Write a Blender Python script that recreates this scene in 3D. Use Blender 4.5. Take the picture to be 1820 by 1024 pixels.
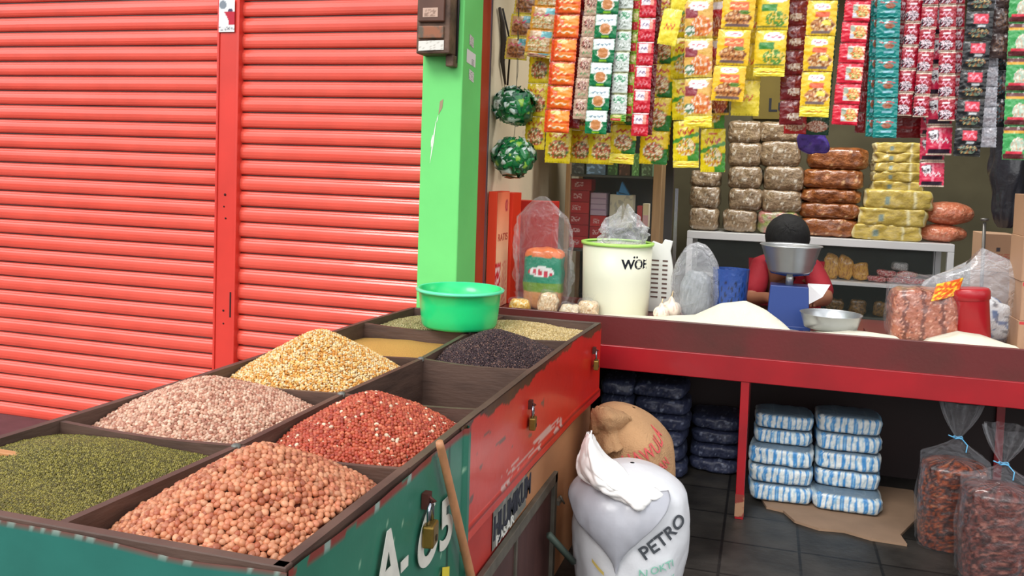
import bpy, math, random
import numpy as np
from mathutils import Vector, Matrix, noise
PI = math.pi
rnd = random.Random(7)
C = bpy.context.scene
for o in list(bpy.data.objects): bpy.data.objects.remove(o)

# ------------------------------------------------------------------ camera
FPX, PPY, PITCH, ROLL, YAW = 1552.04, 376.51, 0.05206, 0.03364, -0.28369
EYE = Vector((0.711, -1.2097, 1.5))
_fw = Vector((math.sin(YAW)*math.cos(PITCH), math.cos(YAW)*math.cos(PITCH), -math.sin(PITCH)))
_rt = Vector((math.cos(YAW), -math.sin(YAW), 0)); _up = _rt.cross(_fw)
RT = _rt*math.cos(ROLL)+_up*math.sin(ROLL); UP = _up*math.cos(ROLL)-_rt*math.sin(ROLL); FW = _fw
cam = bpy.data.cameras.new('camera'); camo = bpy.data.objects.new('camera', cam)
C.collection.objects.link(camo); C.camera = camo
cam.sensor_width = 36; cam.sensor_fit = 'HORIZONTAL'; cam.lens = 36*FPX/1820
cam.shift_x = 0; cam.shift_y = -(512-PPY)/1820; cam.clip_start = 0.05; cam.clip_end = 100
m4 = Matrix((RT, UP, -FW)).transposed().to_4x4(); m4.translation = EYE; camo.matrix_world = m4
def P(px, py, x=None, y=None, z=None):
    "the point of the place seen at a pixel, on the plane x, y or z = value"
    d = FW + RT*((px-910)/FPX) - UP*((py-PPY)/FPX)
    if y is not None: t = (y-EYE.y)/d.y
    elif x is not None: t = (x-EYE.x)/d.x
    else: t = (z-EYE.z)/d.z
    return EYE + d*t

# ------------------------------------------------------------------ light
C.view_settings.view_transform = 'Standard'; C.view_settings.look = 'None'
C.view_settings.gamma = 1; C.view_settings.use_curve_mapping = False
C.view_settings.exposure = 0.16
W = bpy.data.worlds.new('world'); C.world = W; W.use_nodes = True
nt = W.node_tree; nt.nodes.clear()
wo = nt.nodes.new('ShaderNodeOutputWorld'); bg = nt.nodes.new('ShaderNodeBackground')
tc = nt.nodes.new('ShaderNodeTexCoord'); sp = nt.nodes.new('ShaderNodeSeparateXYZ')
cr = nt.nodes.new('ShaderNodeValToRGB'); mr = nt.nodes.new('ShaderNodeMapRange')
nt.links.new(tc.outputs['Generated'], sp.inputs[0]); nt.links.new(sp.outputs['Z'], mr.inputs['Value'])
mr.inputs['From Min'].default_value = -1; mr.inputs['From Max'].default_value = 1
nt.links.new(mr.outputs[0], cr.inputs[0]); nt.links.new(cr.outputs[0], bg.inputs[0]); nt.links.new(bg.outputs[0], wo.inputs[0])
e = cr.color_ramp.elements
e[0].position = 0.45; e[0].color = (0.10, 0.10, 0.11, 1); e[1].position = 1.0; e[1].color = (0.8, 0.83, 0.9, 1)
for p_, c_ in ((0.52, (0.55, 0.55, 0.58, 1)), (0.60, (1.5, 1.48, 1.45, 1)), (0.72, (1.27, 1.28, 1.30, 1))):
    k = cr.color_ramp.elements.new(p_); k.color = c_
# uneven street surroundings: bright gaps between darker awnings and walls opposite
wn = nt.nodes.new('ShaderNodeTexNoise'); wn.inputs['Scale'].default_value = 2.6; wn.inputs['Detail'].default_value = 2
nt.links.new(tc.outputs['Generated'], wn.inputs['Vector']); wm = nt.nodes.new('ShaderNodeMapRange'); nt.links.new(wn.outputs['Fac'], wm.inputs['Value'])
wm.inputs['From Min'].default_value = .40; wm.inputs['From Max'].default_value = .64; wm.inputs['To Min'].default_value = .65; wm.inputs['To Max'].default_value = 1.9
nt.links.new(wm.outputs[0], bg.inputs[1])
sun = bpy.data.lights.new('sun', 'SUN'); sun.energy = 1.6; sun.angle = math.radians(25); sun.color = (1, .97, .93)
suno = bpy.data.objects.new('sun', sun); C.collection.objects.link(suno)
suno.rotation_euler = Vector((0.25, 0.75, -0.75)).to_track_quat('-Z', 'Y').to_euler()
def area(name, loc, sx, sy, en, rot=(0, 0, 0), col=(1, .97, .92)):
    l = bpy.data.lights.new(name, 'AREA'); l.shape = 'RECTANGLE'; l.size = sx; l.size_y = sy; l.energy = en; l.color = col
    o = bpy.data.objects.new(name, l); C.collection.objects.link(o); o.location = loc; o.rotation_euler = rot; return o
area('shop_fill_light', (0.9, 3.6, 2.78), 1.4, 0.3, 32)  # unseen fill light, added to brighten the shop interior

# ------------------------------------------------------------------ colour and materials
def lin(c):
    return tuple((v/12.92 if v <= .04045 else ((v+.055)/1.055)**2.4) for v in [x/255 for x in c[:3]])
def rgba(c): return lin(c)+(1,)
MATS = {}
def mat(name, col=None, rough=.5, metal=0, noise_amt=.0, scale=20, bump=0, bscale=60, coat=0, col2=None, attr=False, detail=4, alpha=1, trans=0, stretch=None, spec=None, thr=None, sheen=0):
    if name in MATS: return MATS[name]
    m = bpy.data.materials.new(name); m.use_nodes = True; n = m.node_tree; b = n.nodes['Principled BSDF']
    L = n.links.new
    b.inputs['Roughness'].default_value = rough; b.inputs['Metallic'].default_value = metal
    b.inputs['Coat Weight'].default_value = coat; b.inputs['Coat Roughness'].default_value = .12
    if spec is not None: b.inputs['Specular IOR Level'].default_value = spec
    if trans: b.inputs['Transmission Weight'].default_value = trans
    if alpha < 1: b.inputs['Alpha'].default_value = alpha
    t = n.nodes.new('ShaderNodeTexCoord'); mp = n.nodes.new('ShaderNodeMapping'); L(t.outputs['Object'], mp.inputs[0])
    if stretch: mp.inputs['Scale'].default_value = stretch
    base = None
    if attr:
        a = n.nodes.new('ShaderNodeAttribute'); a.attribute_name = 'Col'; base = a.outputs['Color']
    else:
        r = n.nodes.new('ShaderNodeRGB'); r.outputs[0].default_value = rgba(col); base = r.outputs[0]
    ns = n.nodes.new('ShaderNodeTexNoise'); ns.inputs['Scale'].default_value = scale; ns.inputs['Detail'].default_value = detail
    L(mp.outputs[0], ns.inputs['Vector'])
    mx = n.nodes.new('ShaderNodeMix'); mx.data_type = 'RGBA'
    if col2 is not None:
        rp = n.nodes.new('ShaderNodeMapRange'); lo, hi = thr or (.45, .65)
        rp.inputs['From Min'].default_value = lo; rp.inputs['From Max'].default_value = hi
        L(ns.outputs['Fac'], rp.inputs['Value']); L(rp.outputs[0], mx.inputs['Factor']); L(base, mx.inputs['A'])
        mx.inputs['B'].default_value = rgba(col2)
    else:
        mx.blend_type = 'MULTIPLY'; rp = n.nodes.new('ShaderNodeMapRange')
        rp.inputs['From Min'].default_value = .3; rp.inputs['From Max'].default_value = .7
        rp.inputs['To Min'].default_value = 1-noise_amt; rp.inputs['To Max'].default_value = 1
        L(ns.outputs['Fac'], rp.inputs['Value']); mx.inputs['Factor'].default_value = 1
        L(base, mx.inputs['A']); L(rp.outputs[0], mx.inputs['B'])
    L(mx.outputs['Result'], b.inputs['Base Color'])
    if bump:
        nb = n.nodes.new('ShaderNodeTexNoise'); nb.inputs['Scale'].default_value = bscale; nb.inputs['Detail'].default_value = 3
        L(mp.outputs[0], nb.inputs['Vector'])
        bu = n.nodes.new('ShaderNodeBump'); bu.inputs['Strength'].default_value = bump; bu.inputs['Distance'].default_value = .01
        L(nb.outputs['Fac'], bu.inputs['Height']); L(bu.outputs[0], b.inputs['Normal'])
    MATS[name] = m; return m
def film(name, col=(235, 238, 245), lo=.08, hi=.5, rough=.12, bscale=14, tint=.1):
    "clear plastic or glass: mostly see-through, with wrinkled gloss"
    if name in MATS: return MATS[name]
    m = bpy.data.materials.new(name); m.use_nodes = True; n = m.node_tree; n.nodes.clear(); L = n.links.new
    out = n.nodes.new('ShaderNodeOutputMaterial'); tr = n.nodes.new('ShaderNodeBsdfTransparent')
    b = n.nodes.new('ShaderNodeBsdfPrincipled'); b.inputs['Base Color'].default_value = rgba(col); b.inputs['Roughness'].default_value = rough
    b.inputs['Coat Weight'].default_value = 1; b.inputs['Specular IOR Level'].default_value = .9
    t = n.nodes.new('ShaderNodeTexCoord'); nb = n.nodes.new('ShaderNodeTexNoise'); nb.inputs['Scale'].default_value = bscale
    nb.inputs['Detail'].default_value = 3; nb.inputs['Distortion'].default_value = 1.2; L(t.outputs['Object'], nb.inputs['Vector'])
    bu = n.nodes.new('ShaderNodeBump'); bu.inputs['Strength'].default_value = .8; bu.inputs['Distance'].default_value = .03
    L(nb.outputs['Fac'], bu.inputs['Height']); L(bu.outputs[0], b.inputs['Normal'])
    fr = n.nodes.new('ShaderNodeLayerWeight'); fr.inputs['Blend'].default_value = .35; L(bu.outputs[0], fr.inputs['Normal'])
    mr = n.nodes.new('ShaderNodeMapRange'); mr.inputs['To Min'].default_value = lo; mr.inputs['To Max'].default_value = hi
    L(fr.outputs['Facing'], mr.inputs['Value'])
    mx = n.nodes.new('ShaderNodeMixShader'); L(mr.outputs[0], mx.inputs[0]); L(tr.outputs[0], mx.inputs[1]); L(b.outputs[0], mx.inputs[2])
    L(mx.outputs[0], out.inputs[0]); MATS[name] = m; return m

# ------------------------------------------------------------------ object helpers
def link(o, parent=None):
    C.collection.objects.link(o)
    if parent is not None: o.parent = parent
    return o
def tag(o, label=None, cat=None, group=None, kind=None):
    if label: o['label'] = label
    if cat: o['category'] = cat
    if group: o['group'] = group
    if kind: o['kind'] = kind
    return o
def thing(name, loc=(0, 0, 0), label=None, cat=None, group=None, rz=0):
    o = bpy.data.objects.new(name, None); o.empty_display_size = .05; link(o); o.location = loc; o.rotation_euler = (0, 0, rz)
    return tag(o, label, cat, group)
class MB:
    "collects shapes into ONE mesh; every vertex may carry a colour"
    def __init__(s): s.v = []; s.f = []; s.c = []; s.n = 0; s.sm = []
    def add(s, verts, faces, col=(255, 255, 255), smooth=False):
        b = s.n; s.v.extend([tuple(v) for v in verts]); s.n += len(verts)
        s.f.extend([tuple(i+b for i in f) for f in faces]); s.sm.extend([smooth]*len(faces))
        if len(col) and not isinstance(col[0], (int, float)): s.c.extend([lin(k) for k in col])
        else: s.c.extend([lin(col)]*len(verts))
        return s
    def box(s, a, b, col=(255, 255, 255)):
        x0, y0, z0 = [min(a[i], b[i]) for i in range(3)]; x1, y1, z1 = [max(a[i], b[i]) for i in range(3)]
        v = [(x0, y0, z0), (x1, y0, z0), (x1, y1, z0), (x0, y1, z0), (x0, y0, z1), (x1, y0, z1), (x1, y1, z1), (x0, y1, z1)]
        return s.add(v, [(0, 3, 2, 1), (4, 5, 6, 7), (0, 1, 5, 4), (1, 2, 6, 5), (2, 3, 7, 6), (3, 0, 4, 7)], col)
    def prism(s, pts, z0, z1, col=(255, 255, 255)):
        n = len(pts); z0 = z0 if isinstance(z0, (list, tuple)) else [z0]*n; z1 = z1 if isinstance(z1, (list, tuple)) else [z1]*n
        v = [(p[0], p[1], z0[i]) for i, p in enumerate(pts)]+[(p[0], p[1], z1[i]) for i, p in enumerate(pts)]
        f = [tuple(range(n-1, -1, -1)), tuple(range(n, 2*n))]+[(i, (i+1) % n, n+(i+1) % n, n+i) for i in range(n)]
        return s.add(v, f, col)
    def board(s, p, q, t, z0, z1, col=(255, 255, 255)):
        d = Vector((q[0]-p[0], q[1]-p[1])).normalized(); nrm = Vector((-d.y, d.x))*t/2
        return s.prism([(p[0]-nrm.x, p[1]-nrm.y), (q[0]-nrm.x, q[1]-nrm.y), (q[0]+nrm.x, q[1]+nrm.y), (p[0]+nrm.x, p[1]+nrm.y)], z0, z1, col)
    def tube(s, pts, r, seg=10, col=(255, 255, 255), cap=True):
        pts = [Vector(p) for p in pts]; n = len(pts); rs = r if isinstance(r, (list, tuple)) else [r]*n
        v = []; ref = None
        for i, p in enumerate(pts):
            d = (pts[min(i+1, n-1)]-pts[max(i-1, 0)]).normalized()
            if ref is None: ref = d.orthogonal().normalized()
            ref = (ref-d*ref.dot(d)).normalized(); w = d.cross(ref)
            for k in range(seg):
                a = 2*PI*k/seg; v.append(p+(ref*math.cos(a)+w*math.sin(a))*rs[i])
        f = [(i*seg+k, i*seg+(k+1) % seg, (i+1)*seg+(k+1) % seg, (i+1)*seg+k) for i in range(n-1) for k in range(seg)]
        if cap: f += [tuple(range(seg-1, -1, -1)), tuple((n-1)*seg+k for k in range(seg))]
        return s.add(v, f, col, True)
    def lathe(s, prof, seg=32, col=(255, 255, 255), sx=1, sy=1, loc=(0, 0, 0)):
        v = [(loc[0]+r*sx*math.cos(2*PI*k/seg), loc[1]+r*sy*math.sin(2*PI*k/seg), loc[2]+z) for r, z in prof for k in range(seg)]
        f = [(i*seg+k, i*seg+(k+1) % seg, (i+1)*seg+(k+1) % seg, (i+1)*seg+k) for i in range(len(prof)-1) for k in range(seg)]
        return s.add(v, f, col, True)
    def grid(s, nu, nv, fn, cfn=None, smooth=True, closed_u=False):
        v = []; c = []
        for j in range(nv+1):
            for i in range(nu+1 if not closed_u else nu):
                v.append(fn(i/nu, j/nv)); c.append(cfn(i/nu, j/nv) if cfn else (255, 255, 255))
        w = nu if closed_u else nu+1
        f = [(j*w+i, j*w+(i+1) % w, (j+1)*w+(i+1) % w, (j+1)*w+i) for j in range(nv) for i in range(nu)]
        return s.add(v, f, c, smooth)
    def xf(s, M):
        s.v = [tuple(M @ Vector(p)) for p in s.v]; return s
    def mesh(s, name):
        me = bpy.data.meshes.new(name); me.from_pydata(s.v, [], s.f); 
        a = me.color_attributes.new('Col', 'FLOAT_COLOR', 'POINT')
        a.data.foreach_set('color', np.hstack([np.array(s.c, dtype=np.float32), np.ones((s.n, 1), np.float32)]).ravel())
        me.polygons.foreach_set('use_smooth', s.sm); me.update(); return me
    def build(s, name, m, parent=None, loc=None, bevel=0):
        me = s.mesh(name); me.materials.append(m); o = bpy.data.objects.new(name, me); link(o, parent)
        if loc is not None: o.location = loc
        if bevel:
            b = o.modifiers.new('bevel', 'BEVEL'); b.width = bevel; b.segments = 2; b.limit_method = 'ANGLE'
        return o
def N(x, y, z=0, s=1): return noise.noise(Vector((x*s, y*s, z*s)))
def sq(v, e): return math.copysign(abs(v)**e, v)
def pillow(w, d, h, e1=.5, e2=.45, nu=28, nv=14, amp=.0, nsc=20, seed=0, cfn=None, mb=None, loc=(0, 0, 0), rz=0, n=(22, 10, 10), q=None):
    "soft filled pack: a rounded box w x d x h whose base is at z = 0; cfn(x, z, y) colours it"
    mb = mb or MB(); cz, sz_ = math.cos(rz), math.sin(rz); q = q or 2/max(.2, (e1+e2)/2); ids = {}; v = []; c = []; f = []
    nx, ny, nz = n
    def vid(i, j, k):
        key = (i, j, k)
        if key not in ids:
            p = [2*i/nx-1, 2*j/ny-1, 2*k/nz-1]; m = max(abs(t) for t in p); L_ = sum(abs(t)**q for t in p)**(1/q)
            p = [t/L_ for t in p]; x, y, z = p[0]*w/2, p[1]*d/2, p[2]*h/2
            g = 1+amp*N(x+seed, y, z, nsc)/max(.02, min(w, d, h)); x, y, z = x*g, y*g, z*g
            ids[key] = len(v); v.append((loc[0]+x*cz-y*sz_, loc[1]+x*sz_+y*cz, loc[2]+z+h/2)); c.append(cfn(p[0]/2+.5, p[2]/2+.5, p[1]/2+.5) if cfn else (255, 255, 255))
        return ids[key]
    for i in range(nx):
        for j in range(ny):
            f.append((vid(i, j, 0), vid(i, j+1, 0), vid(i+1, j+1, 0), vid(i+1, j, 0))); f.append((vid(i, j, nz), vid(i+1, j, nz), vid(i+1, j+1, nz), vid(i, j+1, nz)))
    for i in range(nx):
        for k in range(nz):
            f.append((vid(i, 0, k), vid(i+1, 0, k), vid(i+1, 0, k+1), vid(i, 0, k+1))); f.append((vid(i, ny, k), vid(i, ny, k+1), vid(i+1, ny, k+1), vid(i+1, ny, k)))
    for j in range(ny):
        for k in range(nz):
            f.append((vid(0, j, k), vid(0, j, k+1), vid(0, j+1, k+1), vid(0, j+1, k))); f.append((vid(nx, j, k), vid(nx, j+1, k), vid(nx, j+1, k+1), vid(nx, j, k+1)))
    return mb.add(v, f, c, True)
def lettering(txt, size, M, m, parent, name='lettering', warp=None, extrude=.0008, bold=0, align='LEFT', sx=1):
    cu = bpy.data.curves.new('t', 'FONT'); cu.body = txt; cu.size = size; cu.extrude = extrude; cu.offset = bold; cu.align_x = align
    t = bpy.data.objects.new('t', cu); me = bpy.data.meshes.new_from_object(t); bpy.data.objects.remove(t)
    for v in me.vertices:
        p = Vector((v.co.x*sx, v.co.y, v.co.z)); v.co = warp(p) if warp else M @ p
    me.name = name; me.materials.clear(); me.materials.append(m); o = bpy.data.objects.new(name, me); return link(o, parent)
def frame(o, ex, ey):
    "matrix with local x along ex, local y along ey"
    ex = Vector(ex).normalized(); ez = ex.cross(Vector(ey)).normalized(); ey = ez.cross(ex)
    M = Matrix((ex, ey, ez)).transposed().to_4x4(); M.translation = Vector(o); return M
def dup(o, parent=None, loc=None):
    c = o.copy(); link(c, parent)
    if loc is not None: c.location = loc
    for ch in o.children: dup(ch, c)
    return c
PAINT = mat('painted_foil', attr=True, rough=.3, coat=.4, bump=.45, bscale=45)
PRINT = mat('printed_card', attr=True, rough=.6, bump=.05, bscale=120)
BAGGED = mat('bagged_goods', attr=True, rough=.35, coat=.9, bump=.9, bscale=55)
SOFT = mat('soft_pack', attr=True, rough=.5, bump=.5, bscale=50, coat=.2)
CLEAR = film('clear_plastic', lo=.03, hi=.42, rough=.08, bscale=16); CLEARW = film('cloudy_plastic', lo=.14, hi=.65, rough=.22, bscale=18)
GLASS = film('cabinet_glass', col=(190, 205, 200), lo=.03, hi=.22, rough=.03, bscale=2)

# ------------------------------------------------------------------ the setting
YS = 2.667
flo = MB().box((-6, -6, -.1), (5, 6.2, 0)).build('floor', mat('floor_tiles', (48, 46, 46), .45, noise_amt=.5, scale=9, bump=.2, bscale=30)); tag(flo, kind='structure')
fm = flo.data.materials[0]; n = fm.node_tree; b = n.nodes['Principled BSDF']; br = n.nodes.new('ShaderNodeTexBrick')
br.offset = 0; br.inputs['Color1'].default_value = rgba((62, 58, 53)); br.inputs['Color2'].default_value = rgba((48, 45, 41)); br.inputs['Mortar'].default_value = rgba((24, 22, 20))
br.inputs['Scale'].default_value = 1; br.inputs['Brick Width'].default_value = .3; br.inputs['Row Height'].default_value = .3; br.inputs['Mortar Size'].default_value = .006
t = n.nodes.new('ShaderNodeTexCoord'); n.links.new(t.outputs['Object'], br.inputs['Vector'])
ns = n.nodes.new('ShaderNodeTexNoise'); ns.inputs['Scale'].default_value = 6; ns.inputs['Detail'].default_value = 8; n.links.new(t.outputs['Object'], ns.inputs['Vector'])
mx = n.nodes.new('ShaderNodeMix'); mx.data_type = 'RGBA'; mx.blend_type = 'MULTIPLY'; mx.inputs['Factor'].default_value = .9
n.links.new(br.outputs['Color'], mx.inputs['A'])
cr2 = n.nodes.new('ShaderNodeValToRGB'); cr2.color_ramp.elements[0].position = .35; cr2.color_ramp.elements[0].color = (.35, .35, .35, 1); cr2.color_ramp.elements[1].position = .65
n.links.new(ns.outputs['Fac'], cr2.inputs[0]); n.links.new(cr2.outputs[0], mx.inputs['B']); n.links.new(mx.outputs['Result'], b.inputs['Base Color'])
# step of maroon concrete in front of the shutters
ledge = MB().box((-6, 2.1, 0), (-1.05, YS+.1, .006)).build('trim_3', mat('maroon_concrete', (98, 62, 66), .7, noise_amt=.3, scale=12)); tag(ledge, kind='structure')

SLAT = .0795
def shutter(name, x0, x1, z0, z1, phase):
    mb = MB(); prof = []
    z = z0
    # every slat: a shallow belly, a lower lip and a hooked groove
    one = [(0, .012), (.004, .002), (.010, -.003), (.022, -.0065), (.038, -.0075), (.052, -.006), (.060, -.002), (.064, .003), (.070, .006), (.0735, .0055), (.0760, .012), (.0795, .012)]
    k = 0
    while z < z1:
        for dz, dy in one: prof.append((YS+dy, z+dz))
        z += SLAT; k += 1
    nx = 24; v = []; f = []; c = []
    for j, (yy, zz) in enumerate(prof):
        sl = j//len(one)
        for i in range(nx+1):
            x = x0+(x1-x0)*i/nx
            wob = .0022*N(x*1.3, sl*.7, 3)+.0012*N(x*5, sl, 7)
            v.append((x, yy+wob, zz+.0015*N(x*2, sl*3.1, 9)))
            jj = j % len(one)
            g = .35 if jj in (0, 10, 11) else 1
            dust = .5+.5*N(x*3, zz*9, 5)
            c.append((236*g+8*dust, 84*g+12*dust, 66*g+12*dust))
    w = nx+1
    f = [(j*w+i, j*w+i+1, (j+1)*w+i+1, (j+1)*w+i) for j in range(len(prof)-1) for i in range(nx)]
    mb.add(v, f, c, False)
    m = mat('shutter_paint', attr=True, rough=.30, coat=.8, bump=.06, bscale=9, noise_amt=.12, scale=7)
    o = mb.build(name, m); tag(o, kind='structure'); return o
pl = P(378, 640, y=YS); pr = P(420, 640, y=YS); XP0, XP1 = pl.x, pr.x
XP0 = P(388, 0, y=YS-.03).x; XP1 = P(427, 0, y=YS-.03).x
shutter('door_1', -4.6, XP0+.02, .0, 3.0, 0)
shutter('door_2', XP1-.02, -.74, -.02, 3.0, .3)
post = MB()
post.box((XP0, YS-.035, 0), (XP0+.012, YS+.03, 3.0)); post.box((XP1-.012, YS-.035, 0), (XP1, YS+.03, 3.0))
post.box((XP0+.012, YS-.028, 0), (XP1-.012, YS+.02, 3.0))
po = post.build('trim_1', mat('post_paint', (226, 62, 50), .35, noise_amt=.15, scale=5, coat=.3), bevel=.003); tag(po, kind='structure')
hol = mat('dark_hole', (40, 12, 12), .8)
for (hx, hy, r) in ((400, 346, .006), (398, 367, .004), (401, 388, .0045), (397, 552, .005), (397, 575, .004)):
    q = P(hx, hy, y=YS-.029); h = MB(); h.lathe([(0, 0), (r, 0), (r*1.1, .001), (0, .0015)], 12)
    o = h.build('bolt_hole', hol, po, loc=q); o.rotation_euler = (PI/2, 0, 0)
h = MB(); q = P(408, 540, y=YS-.029); h.box((q.x, q.y-.001, q.z-.07), (q.x+.008, q.y+.001, q.z+.06)); h.build('lock_slot', hol, po)
# sticker on the post
a = P(389, 0, y=YS-.03); b_ = P(421, 57, y=YS-.03)
def sticker_c(u, v):
    if v < .16: return (222, 222, 222) if (v < .05 or N(u*9, v*60) > -.1) else (120, 120, 125)
    if u > .45+.2*math.sin(v*6) and .22 < v < .62: return (190, 20, 50)
    if (u-.72)**2*4+(v-.62)**2*9 < .12: return (70, 60, 90)
    if (u-.25)**2+(v-.85)**2*3 < .05: return (130, 140, 150)
    return (232, 234, 236)
sk = MB().grid(20, 34, lambda u, v: (a.x+.006+(b_.x-a.x)*u*.85, YS-.0365, b_.z+.16*v), sticker_c)
so = sk.build('sticker', PRINT); tag(so, 'white paper sticker with a crimson figure on the red shutter post', 'sticker')

# pillar: green rendered column with grey-lilac edge stains
YP = 2.47
x0 = P(746, 300, y=YP).x; XR = P(817, 300, y=YP).x; Y2 = 2.735; Y3 = 2.865
GRN = mat('green_plaster', (116, 224, 122), .6, noise_amt=.12, scale=3, bump=.12, bscale=14)
pil = MB().box((x0, YP, 0), (XR, Y2, 3.2)).build('pillar', GRN, bevel=.006); tag(pil, 'bright green square pillar between the red shutters and the shop', 'pillar')
scr = MB()
def scratch(mb, pts, wd):
    for (ax, ay), (bx_, by), w0 in pts:
        A = P(ax, ay, y=YP-.0015); B = P(bx_, by, y=YP-.0015)
        d = (B-A); nn = Vector((d.z, 0, -d.x)).normalized()*w0*wd
        mb.add([A-nn*.2, A+nn*.2, (A+B)/2+nn, B+nn*.1, B-nn*.1, (A+B)/2-nn], [(0, 1, 2, 3, 4, 5)], (232, 240, 226))
scratch(scr, [((775, 215), (764, 290), 1), ((769, 240), (766, 262), 1.2), ((779, 205), (776, 218), .6)], .004)
scr.add([P(782, 180, y=YP-.0015), P(788, 176, y=YP-.0015), P(786, 192, y=YP-.0015), P(779, 204, y=YP-.0015)], [(0, 1, 2, 3)], (160, 140, 110))
scr.build('paint_scratch', PRINT, pil)
for (sx0, sy0, sx1, sy1, lab, cf) in (
    (835, 60, 842, 82, 'small grey paper label on the pillar side, highest of three', lambda u, v: (205, 205, 200) if N(u*5, v*30) > -.1 else (150, 150, 148)),
    (830, 86, 845, 116, 'largest white paper label on the pillar side, slanted', lambda u, v: (228, 230, 226) if not (.55 < u < .8 and v < .5 and math.sin(v*60) > 0) else (90, 90, 96)),
    (834, 122, 842, 143, 'small grey paper label on the pillar side, lowest of three', lambda u, v: (215, 215, 212) if N(u*5, v*30) > -.15 or v > .85 or v < .15 else (130, 130, 130))):
    A = P(sx0, sy0, x=XR+.0015); B = P(sx1, sy1, x=XR+.0015)
    o = MB().grid(8, 20, lambda u, v: (XR+.0015, A.y+(B.y-A.y)*u, B.z+(A.z-B.z)*v-.012*u), cf).build('label', PRINT)
    tag(o, lab, 'label', 'paper labels on the pillar')
# red rolling door track beside the pillar
o = MB().box((XR-.05, Y2, 0), (XR-.004, Y3, 3.2)).build('trim_2', mat('track_paint', (178, 62, 32), .5, noise_amt=.2, scale=6)); tag(o, kind='structure')
o = MB().box((XR-.05, Y3, 0), (XR-.001, Y3+.018, 3.2)).build('trim_4', mat('track_edge', (120, 110, 120), .4, metal=.6)); tag(o, kind='structure')

# shop shell
WC = mat('cream_plaster', (222, 208, 178), .8, col2=(110, 80, 50), scale=5, thr=(.62, .8), bump=.2, bscale=18)
o = MB().box((XR-.12, Y3+.02, 0), (XR-.01, 5.2, 3.2)).build('wall_left', WC); tag(o, kind='structure')
o = MB().box((XR-.1, 5.1, 0), (2.9, 5.2, 3.2)).build('wall_back', mat('olive_plaster', (116, 110, 84), .85, noise_amt=.35, scale=3)); tag(o, kind='structure')
o = MB().box((2.8, 2.6, 0), (2.9, 5.1, 3.2)).build('wall_right', mat('grey_plaster', (96, 92, 86), .85, noise_amt=.3, scale=3)); tag(o, kind='structure')
o = MB().box((XR-.12, 2.62, 2.95), (2.9, 5.2, 3.05)).build('ceiling', mat('ceiling_board', (150, 142, 128), .9, noise_amt=.2, scale=3)); tag(o, kind='structure')
bm_ = mat('dark_wood', (66, 48, 38), .6, noise_amt=.4, scale=4, stretch=(6, 1, 1))

# ------------------------------------------------------------------ the grain bin table
ZT, ZB = .85, .54
ys = [0, .495, .99, 1.495, 2.0, 2.42]
xr = [0, .006, .012, .02, .034, .06]; xc = [-.455, -.416, -.409, -.376, -.385, -.375]; xl = [-.945, -.905, -.868, -.845, -.83, -.785]
def lerp(y, t):
    for i in range(5):
        if y <= ys[i+1] or i == 4:
            k = (y-ys[i])/(ys[i+1]-ys[i]); return t[i]+(t[i+1]-t[i])*k
BW = mat('bin_wood', (90, 68, 58), .55, noise_amt=.35, scale=5, stretch=(1, 1, 5), bump=.15, bscale=25, col2=(58, 42, 36), thr=(.4, .75), coat=.1)
tab = thing('grain_bin_table', (-.45, 1.2, 0), 'long wooden table of ten open grain bins with green and red painted sides', 'grain table')
def loc_build(mb, name, m, par, **k):
    L0 = Vector(par.location); mb.v = [tuple(Vector(p)-L0) for p in mb.v]; return mb.build(name, m, par, **k)
TH = .017
fr_ = MB()
fr_.board((xl[0]-.01, .009), (xr[0]+.004, .009), .022, .3, ZT); loc_build(fr_, 'front_board', BW, tab, bevel=.002)
m_ = MB()
for i in range(5): m_.board((xr[i]-.010, ys[i]), (xr[i+1]-.012, ys[i+1]), .02, ZB, ZT)
loc_build(m_, 'side_board', BW, tab)
m_ = MB()
for i in range(5): m_.board((xl[i]-.01, ys[i]), (xl[i+1]-.01, ys[i+1]), .02, ZB, ZT)
loc_build(m_, 'side_board', BW, tab)
m_ = MB(); m_.board((xl[5]-.01, 2.42), (xr[5], 2.425), .02, ZB, ZT); loc_build(m_, 'back_board', BW, tab, bevel=.002)
m_ = MB()
for i in range(5): m_.board((xc[i], ys[i]+.01), (xc[i+1], ys[i+1]-.005), TH, ZB, ZT-.003)
loc_build(m_, 'centre_divider', BW, tab)
for i in range(1, 5):
    # dividers are a little worn down in the middle
    for (xa, xb) in ((xl[i], xc[i]-TH/2), (xc[i]+TH/2, xr[i]-.022)):
        m_ = MB(); k = 10
        for q in range(k):
            u0, u1 = q/k, (q+1)/k; s0, s1 = ZT-.004-.008*math.sin(PI*u0), ZT-.004-.008*math.sin(PI*u1)
            X0, X1 = xa+(xb-xa)*u0, xa+(xb-xa)*u1
            m_.prism([(X0, ys[i]-.007), (X1, ys[i]-.007), (X1, ys[i]+.007), (X0, ys[i]+.007)], ZB, [s0, s1, s1, s0])
        loc_build(m_, 'cross_divider', BW, tab)
for i in (1, 2, 3, 4):
    m_ = MB(); m_.lathe([(0, .004), (.007, .003), (.011, 0), (.011, -.01)], 10, loc=(xc[i], ys[i]-.006, ZT-.001)); m_.box((xc[i]-.005, ys[i]-.012, ZT-.035), (xc[i]+.005, ys[i]-.006, ZT))
    loc_build(m_, 'corner_bracket', mat('bare_tin', (120, 122, 116), .5, metal=.5, noise_amt=.4, scale=60), tab)
m_ = MB(); m_.prism([(xl[0], .01), (xr[0]-.02, .01), (xr[5]-.02, 2.41), (xl[5], 2.41)], ZB-.02, ZB); loc_build(m_, 'bin_floor', BW, tab)
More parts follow.
